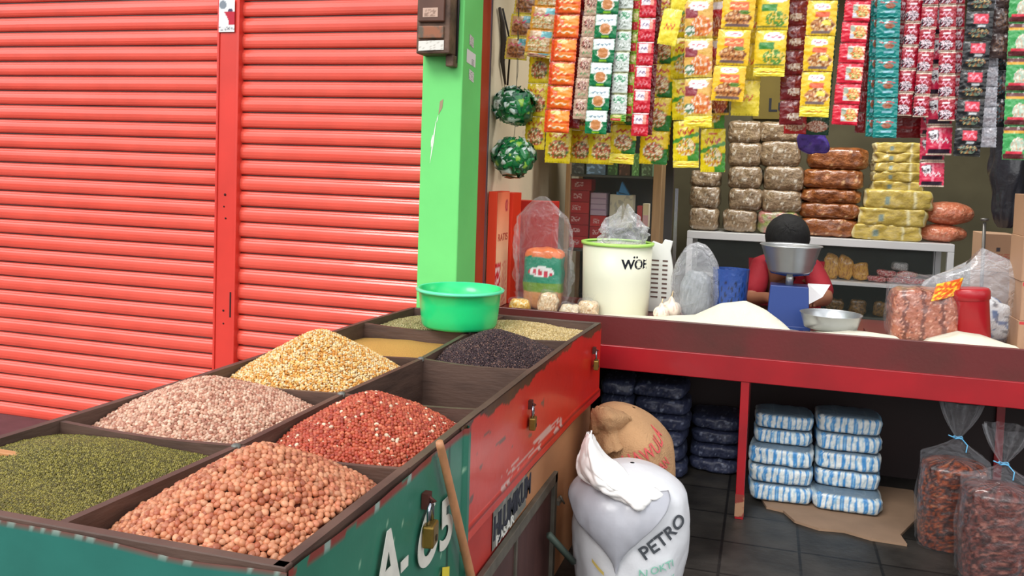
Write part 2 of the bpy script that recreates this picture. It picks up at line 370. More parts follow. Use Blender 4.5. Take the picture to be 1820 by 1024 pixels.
# painted skins
RED = mat('worn_red_paint', attr=True, rough=.38, coat=.25, bump=.08, bscale=30, noise_amt=.12, scale=8)
def red_c(u, v):
    y = .8+1.62*u; zz = .54+.31*v
    n1 = N(y*7, zz*9, 1)+.5*N(y*25, zz*25, 2)
    edge = (ZT-zz)
    wear = .012+.028*max(0, 1-abs(y-1.22)/.35)+.008*math.sin(y*9)
    if edge < wear+.022*n1: return (84+26*n1, 58+14*n1, 38)
    if abs(zz-.568) < .0025: return (120, 24, 20)
    if .565 < zz < .615 and 1.15 < y < 1.85:
        if N(y*4, zz*110, 4)+.35*N(y*30, zz*60, 6) > .22-.25*math.exp(-((zz-.585)/.014)**2)*(1 if y > 1.25 else .3): return (208, 168, 158)
    if N(y*14, zz*30, 8) > .52 and .63 < zz < .78 and y < 1.6: return (112, 70, 58)
    k = .5+.5*N(y*2.2, zz*5, 3)
    g = max(0, min(1, (y-.9)/1.4))
    return (200+14*k, 48-16*g+8*k, 28-8*g+5*k)
m_ = MB().grid(240, 48, lambda u, v: (lerp(.8+1.62*u, xr)+.0035+(.006 if v < .1 else 0)+.0015*N(u*6, v*3, 2), .8+1.62*u, .54+.31*v), red_c)
m_.add([(xr[5]+.004, 2.42, .54), (xr[5]-.02, 2.437, .54), (xr[5]-.02, 2.437, .85), (xr[5]+.004, 2.42, .85)], [(0, 1, 2, 3)], (196, 44, 30))
side = loc_build(m_, 'red_side_skin', RED, tab); side['label'] = 'red painted side with worn brown top edge'
def top_edge(y): return ZT-.004-.012*max(0, math.sin(y*5.2+.4))*(.3+.7*min(1, y*2))+.003*N(y*9, 0, 3)
def grn_c(u, v):
    y = u*.84
    n1 = N(y*12, v*14, 5)
    if v > .975 and n1 > -.35: return (136, 60, 52) if N(y*20, 0, 2) > -.3 else (150, 170, 160)
    if N(y*50, v*45, 9) > .62: return (150, 190, 160)
    if .70 < y < .72: return (28, 74, 62)
    k = .5+.5*N(y*4, v*3, 7)
    return (44+12*k, 112+12*k, 92+8*k)
GRNP = mat('worn_green_paint', attr=True, rough=.45, coat=.15, bump=.08, bscale=26, noise_amt=.14, scale=9)
m_ = MB().grid(120, 60, lambda u, v: (lerp(u*.84, xr)+.008+.004*math.sin(u*9)*(1-v)+(.008 if u > .97 else 0), u*.84, .22+(top_edge(u*.84)-.22)*v), grn_c)
m_.add([(xr[1]+.016, .84, .22), (xr[1]-.002, .855, .22), (xr[1]-.002, .855, .845), (xr[1]+.016, .84, .845)], [(0, 1, 2, 3)], (36, 92, 76))
g1 = loc_build(m_, 'green_side_skin', GRNP, tab)
def frn_c(u, v):
    x = u; n1 = N(x*14, v*14, 5)
    if v > .985: return (120, 74, 66) if N(x*40, 2, 5) > -.1 else (150, 160, 150)
    if N(x*60, v*50, 9) > .64: return (150, 190, 170)
    k = .5+.5*N(x*4, v*3, 7)
    return (30+10*k, 104+10*k, 94+8*k)
def wob(u): return -.010*math.exp(-((u-.8)/.12)**2)
m_ = MB().grid(120, 50, lambda u, v: (xl[0]-.02+(.945+.027)*u, -.004-.002*N(u*5, v*3), .22+(ZT-.006+wob(u)-.22)*v), frn_c)
g2 = loc_build(m_, 'green_front_skin', GRNP, tab)
# lettering on the green side: A-65, with a yellow mark below
PW = mat('cream_lettering', (222, 220, 208), .6, noise_amt=.15, scale=30)
def on_side(px, py, off=.013): return P(px, py, x=off)
def text_on_side(txt, px, py, size, m, sx=1, bold=.0, rot=0, off=.019):
    q = P(px, py, x=off+.004)-Vector(tab.location)
    M = frame(q, (0, math.cos(rot), math.sin(rot)), (0, -math.sin(rot), math.cos(rot))); return lettering(txt, size, M, m, tab, sx=sx, bold=bold)
text_on_side('A', 664, 1092, .20, PW, .95, .004)
text_on_side('-', 711, 1040, .16, PW, .8, .004)
text_on_side('6', 739, 1026, .20, PW, 1.35, .002)
text_on_side('5', 780, 984, .165, PW, 1.15, .004)
m_ = MB(); A = on_side(786, 1016, .026); m_.grid(8, 8, lambda u, v: (A.x, A.y+.05*u, A.z-.05+.06*v-.02*u*v), lambda u, v: (216, 200, 60)); loc_build(m_, 'painted_mark', PRINT, tab)
# cabinet below
BRP = mat('brown_panel', (176, 122, 82), .6, noise_amt=.12, scale=4, stretch=(1, 1, 4), bump=.05, bscale=40)
m_ = MB(); m_.prism([(-.93, .03), (-.012, .03), (.034, 2.40), (-.78, 2.40)], 0, ZB-.001); cb = loc_build(m_, 'cabinet', BRP, tab); 
m_ = MB(); m_.box((-.004, .86, .38), (.012, 1.62, ZB)); loc_build(m_, 'red_rail', mat('rail_red', (186, 56, 48), .5, noise_amt=.2, scale=10), tab)
m_ = MB(); m_.box((.004, 1.60, .36), (.016, 1.70, .56)); loc_build(m_, 'red_rail', MATS['rail_red'], tab)
# sign plate with hand-painted black capitals, half hidden
def plate_c(u, v): return (112, 112, 104) if N(u*20, v*6) > -.2 else (142, 140, 132)
m_ = MB().grid(60, 12, lambda u, v: (.0155, 1.09+.50*u, .415+.115*v), plate_c); sg = loc_build(m_, 'sign_plate', PRINT, tab)
BLK = mat('black_lettering', (40, 44, 56), .6)
lettering('HJ.UMIKUM', .092, frame(Vector((.017, 1.095, .445))-Vector(tab.location), (0, 1, 0), (0, 0, 1)), BLK, tab, sx=.86, bold=.003)
lettering('PASAR', .04, frame(Vector((.017, 1.12, .418))-Vector(tab.location), (0, 1, 0), (0, 0, 1)), mat('white_lettering', (214, 214, 206), .6), tab, sx=1.6, bold=.001)
# low door with a grey metal frame
dr = MB(); dr.box((.008, .88, .02), (.022, 1.79, .40)); drm = mat('door_brown', (84, 52, 48), .5, noise_amt=.4, scale=6, stretch=(1, 3, .6), bump=.1)
door = loc_build(dr, 'cabinet_door', drm, tab)
fm_ = MB(); g = mat('galvanised', (112, 106, 94), .5, metal=.35, noise_amt=.4, scale=20)
fm_.box((.018, .86, .375), (.036, 1.81, .412)); fm_.box((.018, 1.775, .02), (.036, 1.81, .41)); fm_.box((.018, .86, .02), (.036, .895, .41)); fm_.box((.018, 1.3, .02), (.030, 1.315, .4))
fm_.v = [tuple(Vector(p)-Vector(tab.location)) for p in fm_.v]; fo = fm_.build('door_frame', g, door, bevel=.002)
lt = MB(); lt.box((.03, 1.81, .285), (.045, 1.86, .30)); lt.tube([(.04, 1.84, .31), (.055, 1.85, .28)], .004, 8); loc_build(lt, 'latch', g, tab)
st = MB(); A = P(975, 950, x=.06); B = P(1020, 1000, x=.13); st.board((A.x, A.y), (B.x, B.y), .006, A.z-.02, A.z+.02)
st = MB(); d_ = (B-A); st.tube([A, A+d_*.5, B], .012, 4, (70, 84, 74)); loc_build(st, 'door_stay', PRINT, tab)

# wooden stick leaning on the corner of the green side
q0 = P(781, 786, x=.034); q1 = P(838, 1030, x=.045); dd = (q1-q0)
stick = MB(); stick.tube([q0, q0+dd*.03, q0+dd*.5, q0+dd*1.0, q0+dd*(q0.z-.0)/(q0.z-q1.z)], [.0085, .0095, .0105, .0115, .012], 12)
so = stick.build('wooden_stick', mat('stick_wood', (196, 138, 96), .5, noise_amt=.3, scale=10, stretch=(4, 4, 1))); tag(so, 'smooth round wooden stick leaning on the green side of the grain table', 'stick')

# padlocks and hasps
BRASS = mat('brass', (150, 122, 58), .35, metal=.75, noise_amt=.25, scale=40); STEEL = mat('shackle_steel', (170, 175, 185), .2, metal=1); RUST = mat('rusty_hasp', (84, 42, 34), .6, metal=.3)
def padlock(y, zc, s, x, label):
    t = thing('padlock', (x, y, zc), label, 'padlock', None, .12)
    b_ = MB(); b_.box((-.008*s, -.017*s, -.034*s), (.010*s, .017*s, 0)); b_.build('lock_body', BRASS, t, bevel=.003*s)
    sh = MB(); pts = [(0, -.0105*s, -.004*s), (0, -.0105*s, .02*s)]+[(0, -.0105*s*math.cos(a), .02*s+.0105*s*math.sin(a)) for a in np.linspace(.3, PI-.3, 7)]+[(0, .0105*s, .02*s), (0, .0105*s, -.004*s)]
    sh.tube(pts, .0032*s, 8); sh.build('shackle', STEEL, t)
    k = MB(); k.box((-.0105*s, -.003*s, -.026*s), (-.0100*s+.0215*s, .003*s, -.018*s), (50, 40, 30)); k.build('keyhole', PRINT, t)
    hp = MB(); hp.box((x-.012*s-Vector(tab.location).x*0, y-.008*s, zc+.022*s), (x-.002, y+.008*s, zc+.046*s)); hp.tube([(x-.01, y, zc+.028*s), (x+.007*s, y, zc+.034*s), (x-.01, y, zc+.042*s)], .003*s, 8)
    loc_build(hp, 'hasp', RUST, tab); return t
padlock(.552, .712, 1.45, .034, 'large brass padlock on the green side above the painted digits')
padlock(1.416, .715, 1.15, .036, 'brass padlock at the middle of the red side board')
padlock(2.280, .722, 1.15, .072, 'brass padlock near the far end of the red side board')

# ------------------------------------------------------------------ grain
PHI = (1+5**.5)/2
ICO = np.array([(-1, PHI, 0), (1, PHI, 0), (-1, -PHI, 0), (1, -PHI, 0), (0, -1, PHI), (0, 1, PHI), (0, -1, -PHI), (0, 1, -PHI), (PHI, 0, -1), (PHI, 0, 1), (-PHI, 0, -1), (-PHI, 0, 1)], float)
ICO /= np.linalg.norm(ICO[0])
ICF = [(0, 11, 5), (0, 5, 1), (0, 1, 7), (0, 7, 10), (0, 10, 11), (1, 5, 9), (5, 11, 4), (11, 10, 2), (10, 7, 6), (7, 1, 8), (3, 9, 4), (3, 4, 2), (3, 2, 6), (3, 6, 8), (3, 8, 9), (4, 9, 5), (2, 4, 11), (6, 2, 10), (8, 6, 7), (9, 8, 1)]
def sub(V_, F_):
    V_ = [tuple(v) for v in V_]; cache = {}; out = []
    def mid(a, b):
        k = (min(a, b), max(a, b))
        if k not in cache:
            m = (np.array(V_[a])+np.array(V_[b]))/2; V_.append(tuple(m/np.linalg.norm(m))); cache[k] = len(V_)-1
        return cache[k]
    for a, b, c in F_:
        ab, bc, ca = mid(a, b), mid(b, c), mid(c, a); out += [(a, ab, ca), (b, bc, ab), (c, ca, bc), (ab, bc, ca)]
    return np.array(V_), out
IC2, IF2 = sub(ICO, ICF)
def heap(name, label, cat, poly, hf, size, cols, under, res, layers=2, fine=True, dens=.86, seed=1, rough=.45, asp=(1, .85, .78), jit=.25):
    "loose grain: a heaped bed plus every kernel lying on it, one object"
    rs = np.random.RandomState(seed)
    x0, x1 = min(p[0] for p in poly), max(p[0] for p in poly); y0, y1 = min(p[1] for p in poly), max(p[1] for p in poly)
    def xa(y): # left and right border at depth y
        k = (y-poly[0][1])/(poly[3][1]-poly[0][1]); return poly[0][0]+(poly[3][0]-poly[0][0])*k, poly[1][0]+(poly[2][0]-poly[1][0])*k
    mb = MB(); nx, ny = 60, 60
    def fn(u, v):
        y = y0+(y1-y0)*v; a, b = xa(y); x = a+(b-a)*u; return (x, y, hf(u, v)-(size*.4 if fine else 0))
    mb.grid(nx, ny, fn, lambda u, v: under)
    V0 = np.array(mb.v); F0 = mb.f; C0 = np.array(mb.c)
    me = bpy.data.meshes.new(name)
    if fine:
        tv, tf = (IC2, IF2) if res else (ICO, ICF); pts = []
        step = size*dens
        for L_ in range(layers):
            gx = np.arange(0, (x1-x0)/step)+.5*(L_ % 2); gy = np.arange(0, (y1-y0)/(step*.9))+.5*(L_ % 2)
            for j in gy:
                for i in gx:
                    pts.append((x0+(i+.5*(int(j) % 2)+rs.uniform(-jit, jit))*step, y0+(j+rs.uniform(-jit, jit))*step*.9, L_))
        K = []
        for (x, y, L_) in pts:
            if not y0+size*.4 < y < y1-size*.4: continue
            a, b = xa(y)
            if not a+size*.4 < x < b-size*.4: continue
            u = (x-a)/(b-a); v = (y-y0)/(y1-y0); K.append((x, y, hf(u, v)+(L_*.32-.1)*size+rs.uniform(-.12, .16)*size))
        K = np.array(K); n_ = len(K); T = len(tv)
        ax = rs.normal(size=(n_, 3)); ax /= np.linalg.norm(ax, axis=1)[:, None]; bx = np.cross(ax, rs.normal(size=(n_, 3))); bx /= np.linalg.norm(bx, axis=1)[:, None]; cx_ = np.cross(ax, bx)
        sc = rs.uniform(.82, 1.12, (n_, 1)); s3 = np.array(asp)*size*.56
        Vv = (tv[None, :, 0, None]*ax[:, None, :]*s3[0]+tv[None, :, 1, None]*bx[:, None, :]*s3[1]+tv[None, :, 2, None]*cx_[:, None, :]*s3[2])*sc[:, :, None]+K[:, None, :]
        pal = np.array([lin(c) for c in cols])*np.array([.84, .80, .74]); ci = rs.randint(0, len(cols), n_); cc = pal[ci]*rs.uniform(.8, 1.15, (n_, 1))
        Cc = np.repeat(cc, T, axis=0)
        Ff = (np.array(tf)[None]+(np.arange(n_)*T)[:, None, None]+len(V0)).reshape(-1, 3)
        V_ = np.vstack([V0, Vv.reshape(-1, 3)]); Cc = np.vstack([C0, Cc])
        nf = len(F0)+len(Ff); loops = np.concatenate([np.array(F0).ravel(), Ff.ravel()]); tot = np.concatenate([np.full(len(F0), 4), np.full(len(Ff), 3)])
        me.vertices.add(len(V_)); me.vertices.foreach_set('co', V_.ravel().astype(np.float32)); me.loops.add(len(loops)); me.loops.foreach_set('vertex_index', loops.astype(np.int32))
        me.polygons.add(nf); st_ = np.concatenate([[0], np.cumsum(tot)[:-1]]); me.polygons.foreach_set('loop_start', st_.astype(np.int32)); me.polygons.foreach_set('loop_total', tot.astype(np.int32))
        me.polygons.foreach_set('use_smooth', np.ones(nf, bool)); me.update(calc_edges=True); me.validate()
        a_ = me.color_attributes.new('Col', 'FLOAT_COLOR', 'POINT'); a_.data.foreach_set('color', np.hstack([Cc, np.ones((len(Cc), 1))]).astype(np.float32).ravel())
        me.materials.append(mat('kernels_%d' % int(rough*100), attr=True, rough=rough, noise_amt=.12, scale=200))
    else:
        me = mb.mesh(name); me.materials.append(mat(name+'_bed', attr=True, rough=.8, noise_amt=.2, scale=300, bump=.8, bscale=420))
    o = bpy.data.objects.new(name, me); link(o); tag(o, label, cat, kind='stuff'); return o
def bin_poly(row, col):
    i = row; e_ = .011
    if col == 0: return [(xl[i]+.002, ys[i]+e_), (xc[i]-e_, ys[i]+e_), (xc[i+1]-e_, ys[i+1]-e_), (xl[i+1]+.002, ys[i+1]-e_)]
    return [(xc[i]+e_, ys[i]+e_), (xr[i]-.024, ys[i]+e_), (xr[i+1]-.024, ys[i+1]-e_), (xc[i+1]+e_, ys[i+1]-e_)]
def cone(bumps, base):
    def hf(u, v):
        z = base
        for (cu, cv, h, ru, rv) in bumps:
            r = math.hypot((u-cu)/ru, (v-cv)/rv); z = max(z, base+h*(1-math.sqrt(r*r+.035)+.187) if r < 1.4 else base)
        z += .004*N(u*3.1+cu, v*3.1, 4)+.002*N(u*9, v*9, 2)
        return z
    return hf
def smooth_mound(cu, cv, h, ru, rv, base, extra=()):
    def hf(u, v):
        z = base+h*math.exp(-((u-cu)/ru)**2-((v-cv)/rv)**2)
        for (a, b, k, c, d) in extra: z += k*math.exp(-((u-a)/c)**2-((v-b)/d)**2)
        return z+.003*N(u*4, v*4, 7)
    return hf
heap('peanuts', 'big heap of round tan-pink peanuts in the nearest right bin', 'peanuts', bin_poly(0, 1), cone([(.56, .50, .175, .62, .62)], .765), .0140,
     [(212, 140, 104), (220, 152, 116), (196, 118, 84), (228, 164, 128), (206, 130, 98), (176, 96, 66), (218, 146, 108)], (96, 40, 24), True, seed=3, rough=.42)
heap('mung_beans', 'wide bed of small olive green mung beans in the nearest left bin', 'mung beans', bin_poly(0, 0), smooth_mound(.42, .70, .050, .55, .34, .802, [(.55, .12, .028, .6, .2)]), .0052,
     [(126, 120, 40), (144, 136, 52), (110, 104, 34), (96, 92, 32), (154, 146, 70), (90, 82, 28)], (60, 58, 20), False, seed=4, rough=.5, dens=.9)
heap('pink_peanuts', 'heap of pale pinkish skinned peanuts in the left bin of the second row', 'peanuts', bin_poly(1, 0), cone([(.40, .58, .125, .60, .62), (.80, .66, .065, .35, .42)], .778), .0105,
     [(226, 184, 162), (214, 166, 144), (236, 202, 182), (200, 144, 122), (228, 190, 168), (180, 122, 102)], (120, 66, 58), True, seed=5)
heap('red_peanuts', 'heap of brick red skinned peanuts with a few white ones in the right bin of the second row', 'peanuts', bin_poly(1, 1), cone([(.46, .58, .145, .60, .62)], .768), .0105,
     [(196, 94, 62), (184, 80, 52), (208, 112, 78), (192, 90, 60), (166, 64, 44), (216, 126, 94), (204, 104, 72), (186, 74, 50), (196, 84, 58), (170, 60, 40), (204, 98, 70), (190, 78, 54), (180, 66, 44)]*4+[(240, 220, 196)]*2, (104, 26, 14), True, seed=6)
heap('corn_kernels', 'tall heap of yellow and white corn kernels in the left bin of the third row', 'corn', bin_poly(2, 0), cone([(.50, .54, .185, .62, .60)], .77), .0098,
     [(246, 222, 172), (240, 190, 104), (250, 232, 192), (232, 168, 76), (244, 206, 134), (248, 226, 180), (226, 156, 66)], (190, 120, 48), True, seed=7, asp=(1, .8, .55))
heap('millet', 'smooth golden mound of fine millet in the left bin of the fourth row', 'millet', bin_poly(3, 0), smooth_mound(.5, .6, .035, .5, .4, .782), .003, [], (222, 168, 82), False, fine=False)
heap('black_rice', 'heap of dark purple-black rice in the right bin of the fourth row', 'black rice', bin_poly(3, 1), cone([(.44, .56, .12, .62, .66)], .785), .0066,
     [(66, 46, 54), (54, 36, 44), (80, 58, 64), (44, 30, 36), (60, 40, 50), (52, 34, 42), (130, 100, 92)], (30, 18, 22), False, seed=8, asp=(1.1, .55, .5), rough=.35, dens=.8)
heap('green_beans', 'bed of greenish grey dried beans beside the green basin in the far left bin', 'beans', bin_poly(4, 0), smooth_mound(.45, .5, .045, .5, .6, .80), .0085,
     [(176, 168, 118), (158, 150, 100), (190, 184, 140), (140, 132, 86)], (80, 74, 44), False, seed=9)
heap('soybeans', 'bed of pale yellow soybeans in the far right bin behind the black rice', 'soybeans', bin_poly(4, 1), smooth_mound(.25, .5, .055, .6, .6, .80), .0088,
     [(222, 200, 146), (210, 186, 128), (232, 214, 168), (196, 170, 112)], (120, 96, 56), False, seed=10)
# orange wood offcut standing in the mung beans
A = P(0, 778, y=.27); wb = MB(); B = P(38, 768, y=.27)
wb.prism([(B.x-.30, .255), (B.x, .275), (B.x-.004, .295), (B.x-.30, .275)], [.74]*4, [.85, .842, .842, .85])
o = wb.build('wood_offcut', mat('orange_wood', (198, 140, 88), .5, noise_amt=.2, scale=9, stretch=(1, 5, 5)), bevel=.002); tag(o, 'light orange-brown wood offcut standing in the mung beans', 'wood offcut')

# green plastic basin resting across the far bins
bx, by = P(820, 590, z=.9).x, 2.06
gb = thing('plastic_basin', (-.45, 2.07, .850), 'translucent bright green plastic basin resting on the far bins', 'basin')
GP = mat('green_plastic', (32, 214, 128), .3, coat=.3, noise_amt=.08, scale=6); GP.node_tree.nodes['Principled BSDF'].inputs['Subsurface Weight'].default_value = .15
m_ = MB(); prof = [(0, 0), (.12, 0), (.142, .005), (.150, .016), (.155, .05), (.160, .10), (.164, .148), (.173, .152), (.173, .157), (.161, .157), (.156, .10), (.151, .05), (.145, .02), (.135, .010), (0, .008)]
m_.lathe(prof, 48); m_.build('basin_body', GP, gb)
m_ = MB(); m_.lathe([(.166, .144), (.176, .146), (.178, .154), (.170, .159), (.163, .156)], 48); m_.build('basin_rim', mat('green_rim', (90, 226, 170), .3, coat=.3), gb)

# ------------------------------------------------------------------ meter box on the pillar
mbx = thing('meter_box', (P(783, 50, y=YP).x, YP, P(783, 50, y=YP).z), 'old rusty brown electricity meter box on the green pillar', 'meter box')
xa_, xb_ = P(748, 60, y=YP-.05).x-mbx.location.x, P(806, 60, y=YP-.05).x-mbx.location.x
zl = P(780, 98, y=YP-.05).z-mbx.location.z
RB = mat('rusty_metal', (112, 86, 70), .6, metal=.2, col2=(48, 34, 28), scale=12, thr=(.4, .7), bump=.2)
m_ = MB(); m_.box((xa_, -.10, zl), (xb_, 0, .42)); m_.build('housing', RB, mbx, bevel=.006)
m_ = MB(); m_.box((xa_+.012, -.118, zl+.135), (xb_-.022, -.09, .40)); m_.build('meter_cover', mat('dark_bakelite', (98, 64, 50), .35, noise_amt=.3, scale=10), mbx, bevel=.006)
m_ = MB(); m_.grid(14, 8, lambda u, v: (xa_+.035+.07*u, -.1195, zl+.155+.04*v), lambda u, v: (196, 164, 146) if (u < .1 or u > .9 or v < .12 or v > .85 or N(u*9, v*12) > 0) else (150, 120, 104)); m_.build('meter_plate', PRINT, mbx)
m_ = MB(); m_.box((xa_+.012, -.112, zl+.065), (xb_-.024, -.09, zl+.118)); m_.build('terminal_cover', mat('orange_rust', (150, 92, 62), .5, col2=(96, 84, 70), scale=20, thr=(.45, .6)), mbx, bevel=.004)
m_ = MB(); m_.grid(14, 8, lambda u, v: (xa_+.012+(.118)*u, -.1025-.004*math.sin(PI*u), zl+.012+.042*v+.004*u), lambda u, v: (226, 224, 216) if N(u*7, v*8, 3) > -.25 else (188, 182, 170)); m_.build('torn_paper', PRINT, mbx)
m_ = MB(); m_.box((xb_-.03, -.06, zl-.05), (xb_+.006, 0, zl)); m_.build('cable_boss', RB, mbx, bevel=.004)
m_ = MB(); m_.tube([(xb_+.002, -.015, .4), (xb_+.006, -.012, .1), (xb_+.003, -.012, zl-.03)], .006, 8); m_.build('cable', mat('black_cable', (28, 28, 30), .5), mbx)

# ------------------------------------------------------------------ the shop counter with its rice trough
cnt = thing('shop_counter', (1.1, 2.9, 0), 'long dark red wooden shop counter with a raised front board and red legs', 'counter')
MAR = mat('maroon_paint', (98, 30, 30), .42, noise_amt=.3, scale=3, coat=.2, col2=(76, 34, 28), thr=(.45, .7), bump=.05)
CRM = mat('crimson_paint', (160, 10, 24), .38, noise_amt=.3, scale=5, coat=.3)
CX0, CX1 = XR, 2.78
def cb_(mb, nm, m, **k): return loc_build(mb, nm, m, cnt, **k)
cb_(MB().box((CX0, 2.662, .705), (CX1, 2.682, .842)), 'front_board', MAR, bevel=.003)
cb_(MB().box((CX0, 2.650, .605), (CX1, 2.675, .712)), 'front_rail', CRM, bevel=.003)
cb_(MB().box((CX0, 2.680, .76), (CX1, 3.52, .785)), 'counter_top', MAR)
cb_(MB().box((CX0, 3.50, .60), (CX1, 3.525, .76)), 'back_board', MAR)
for x in (.41, 1.16, 1.9): cb_(MB().box((x, 2.683, .785), (x+.015, 3.04, .82)), 'trough_divider', MAR)
lgx = P(1316, 700, y=2.66).x
for x in (-.56, lgx, 1.83, 2.72):
    l_ = cb_(MB().box((x, 2.655, 0), (x+.036, 2.70, .61)), 'leg', CRM, bevel=.002)
    cb_(MB().box((x, 3.48, 0), (x+.036, 3.50, .61)), 'leg', CRM)
cb_(MB().box((lgx-.001, 2.653, 0.012), (lgx+.0375, 2.66, .11)), 'worn_leg_foot', mat('worn_red', (120, 44, 34), .6, col2=(150, 112, 84), scale=22, thr=(.45, .55)))
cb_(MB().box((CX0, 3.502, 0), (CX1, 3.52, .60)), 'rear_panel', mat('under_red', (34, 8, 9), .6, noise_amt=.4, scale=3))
RICE = mat('rice', (232, 226, 206), .7, noise_amt=.10, scale=500, bump=.5, bscale=500)
def rice(name, xa, xb, prof, label, y0=2.684, y1=3.02, skew=.0):
    def fn(u, v):
        x = xa+(xb-xa)*u; k = np.interp(u, [p[0] for p in prof], [p[1] for p in prof])
        z0 = min(k, .838); w = max(0, math.sin(PI*v))**.9; zb_ = z0+(.787-z0)*v
        return (x, y0+(y1-y0)*v, max(.786, zb_+max(0, k-z0)*w+.003*N(x*14, v*6)))
    o = MB().grid(70, 24, fn).build(name, RICE); tag(o, label, 'rice', kind='stuff'); return o
def zz(px, py, y): return P(px, py, y=y).z
X = lambda px, y=2.82: P(px, 560, y=y).x
rice('rice', X(1058), X(1424), [(0, .79), (.06, .845), (.3, .850), (.5, .875), (.62, .935), (.74, .955), (.84, .92), (.93, .86), (1, .80)], 'long white rice heap with a peak in the counter trough, behind the front board')
rice('rice', X(1432), X(1622), [(0, .80), (.12, .845), (.4, .862), (.6, .858), (.85, .85), (1, .79)], 'low white rice heap around the metal basin in the counter trough')
rice('rice', X(1630), X(1822), [(0, .79), (.12, .85), (.4, .892), (.6, .885), (.9, .85), (1, .80)], 'rounded white rice heap at the right end of the counter trough')
# metal basin sunk in the rice
ALU = mat('aluminium', (190, 194, 196), .3, metal=.75, noise_amt=.15, scale=10)
q = P(1476, 558, y=2.9); r_ = 50/FPX*4.0
o = MB().lathe([(0, 0), (r_*.86, 0), (r_*.93, .03), (r_, .062), (r_*1.03, .064), (r_*.98, .060), (r_*.9, .03), (r_*.82, .006), (0, .006)], 40).build('metal_basin', ALU, loc=(q.x, 2.87, .835)); tag(o, 'shallow round metal basin sitting in the rice on the counter', 'basin')

# ------------------------------------------------------------------ sacks
def sack(name, c, R0, H, label, m, lean=(0, 0), seed=0, topk=.12, slope=0):
    t = thing(name, (c[0], c[1], 0), label, 'sack')
    def S(a, z, off=0):
        k = z/H; r = R0*(.86+.20*math.sin(PI*min(1, k*.9+.05))) * (1 if k < .8 else math.sqrt(max(0, 1-((k-.8)/.2)**2)))
        r *= 1+.05*math.sin(a*3+seed+k*2)*k+.05*N(math.sin(a)*2+seed, k*3, math.cos(a)*2)+.02*N(math.sin(a)*7+seed, k*9, math.cos(a)*7)
        r += off
        return Vector((r*math.sin(a)+lean[0]*k, -r*math.cos(a)+lean[1]*k, z*(1+slope*math.sin(a)*min(1, r/R0)*(1 if k > .5 else k*2))))
    mb = MB().grid(64, 44, lambda u, v: S(2*PI*u, .004+(H-.0041)*(v**.8)), None, True, True)
    o = mb.build('sack_body', m, t); return t, S, o
WS = mat('woven_white', (222, 224, 228), .45, noise_amt=.08, scale=10, bump=.3, bscale=22, coat=.15)
sx_, sy_ = P(1119, 940, y=1.80).x, 1.80
wt, S1, _ = sack('woven_sack', (sx_, sy_), .19, .48, 'full white woven sack with a twisted open mouth on the floor beside the grain table', WS, seed=2)
def surf(ctrl, m, parent, name, nu=26, nv=26, th=.004, wr=.006, seed=0, cfn=None):
    "smooth cloth through a net of control points"
    A = [[Vector(p) for p in row] for row in ctrl]
    def cr_(p0, p1, p2, p3, t): return .5*((2*p1)+(p2-p0)*t+(2*p0-5*p1+4*p2-p3)*t*t+(3*p1-p0-3*p2+p3)*t**3)
    def line(row, t):
        n_ = len(row)-1; i = min(int(t*n_), n_-1); f = t*n_-i
        return cr_(row[max(i-1, 0)], row[i], row[i+1], row[min(i+2, n_)], f)
    def fn(u, v):
        p = line([line(r, u) for r in A], v); return p+Vector((0, 1, .3))*wr*(N(u*5+seed, v*5, 1)+.6*N(u*13, v*13, seed))
    mb = MB().grid(nu, nv, fn, cfn); mb.v = [tuple(Vector(p)-Vector(parent.location)) for p in mb.v]
    o = mb.build(name, m, parent); s = o.modifiers.new('s', 'SOLIDIFY'); s.thickness = th; return o
pp = lambda l, ys_: [P(x, y, y=d) for (x, y), d in zip(l, ys_)]
surf([pp([(1044, 770), (1050, 770), (1053, 776)], (1.70, 1.68, 1.70)),
      pp([(1029, 806), (1050, 804), (1074, 806)], (1.70, 1.62, 1.70)),
      pp([(1026, 836), (1060, 838), (1106, 832)], (1.68, 1.60, 1.72)),
      pp([(1052, 862), (1088, 872), (1134, 856)], (1.66, 1.58, 1.72)),
      pp([(1100, 886), (1128, 898), (1176, 876)], (1.66, 1.58, 1.68)),
      pp([(1112, 892), (1140, 900), (1182, 882)], (1.68, 1.62, 1.70))], mat('white_cloth', (244, 243, 240), .6, bump=.2, bscale=30, noise_amt=.05), wt, 'sack_mouth', 40, 40, wr=.022, seed=3)
surf([pp([(1040, 800), (1048, 796), (1056, 812)], (1.72, 1.66, 1.74)), pp([(1046, 838), (1058, 842), (1062, 846)], (1.70, 1.66, 1.74)), pp([(1068, 866), (1074, 872), (1080, 868)], (1.68, 1.66, 1.72))], MATS['white_cloth'], wt, 'mouth_fold', 14, 14, wr=.01, seed=8)
def flap(u, v):
    a0, a1 = -1.45, .95; t = v**1.15; am = -.05; a = am+((a0 if u < .5 else a1)-am)*(abs(u-.5)*2)*(1-t*.985)
    z = .435-.005*abs(u-.5)-(.435-.165)*t*(1-.25*abs(u-.5)*2); p = S1(a, max(.02, z), .010+.022*math.sin(PI*min(1, v*1.1))); return tuple(p)
fo = MB().grid(40, 26, flap); fo = fo.build('folded_flap', mat('silver_liner', (178, 180, 188), .35, noise_amt=.12, scale=9, bump=.3, bscale=14, coat=.2), wt); s_ = fo.modifiers.new('s', 'SOLIDIFY'); s_.thickness = .004
def warpS(S, a0, z0, R, rot=0, off=.006):
    cr0, sr0 = math.cos(rot), math.sin(rot)
    return lambda p: S(a0+(p.x*cr0-p.y*sr0)/R, z0+p.x*sr0+p.y*cr0, off+p.z)
DG = mat('sack_print_grey', (62, 66, 72), .6); GG = mat('sack_print_green', (130, 190, 168), .6); YT = mat('yellow_tape', (206, 180, 96), .5)
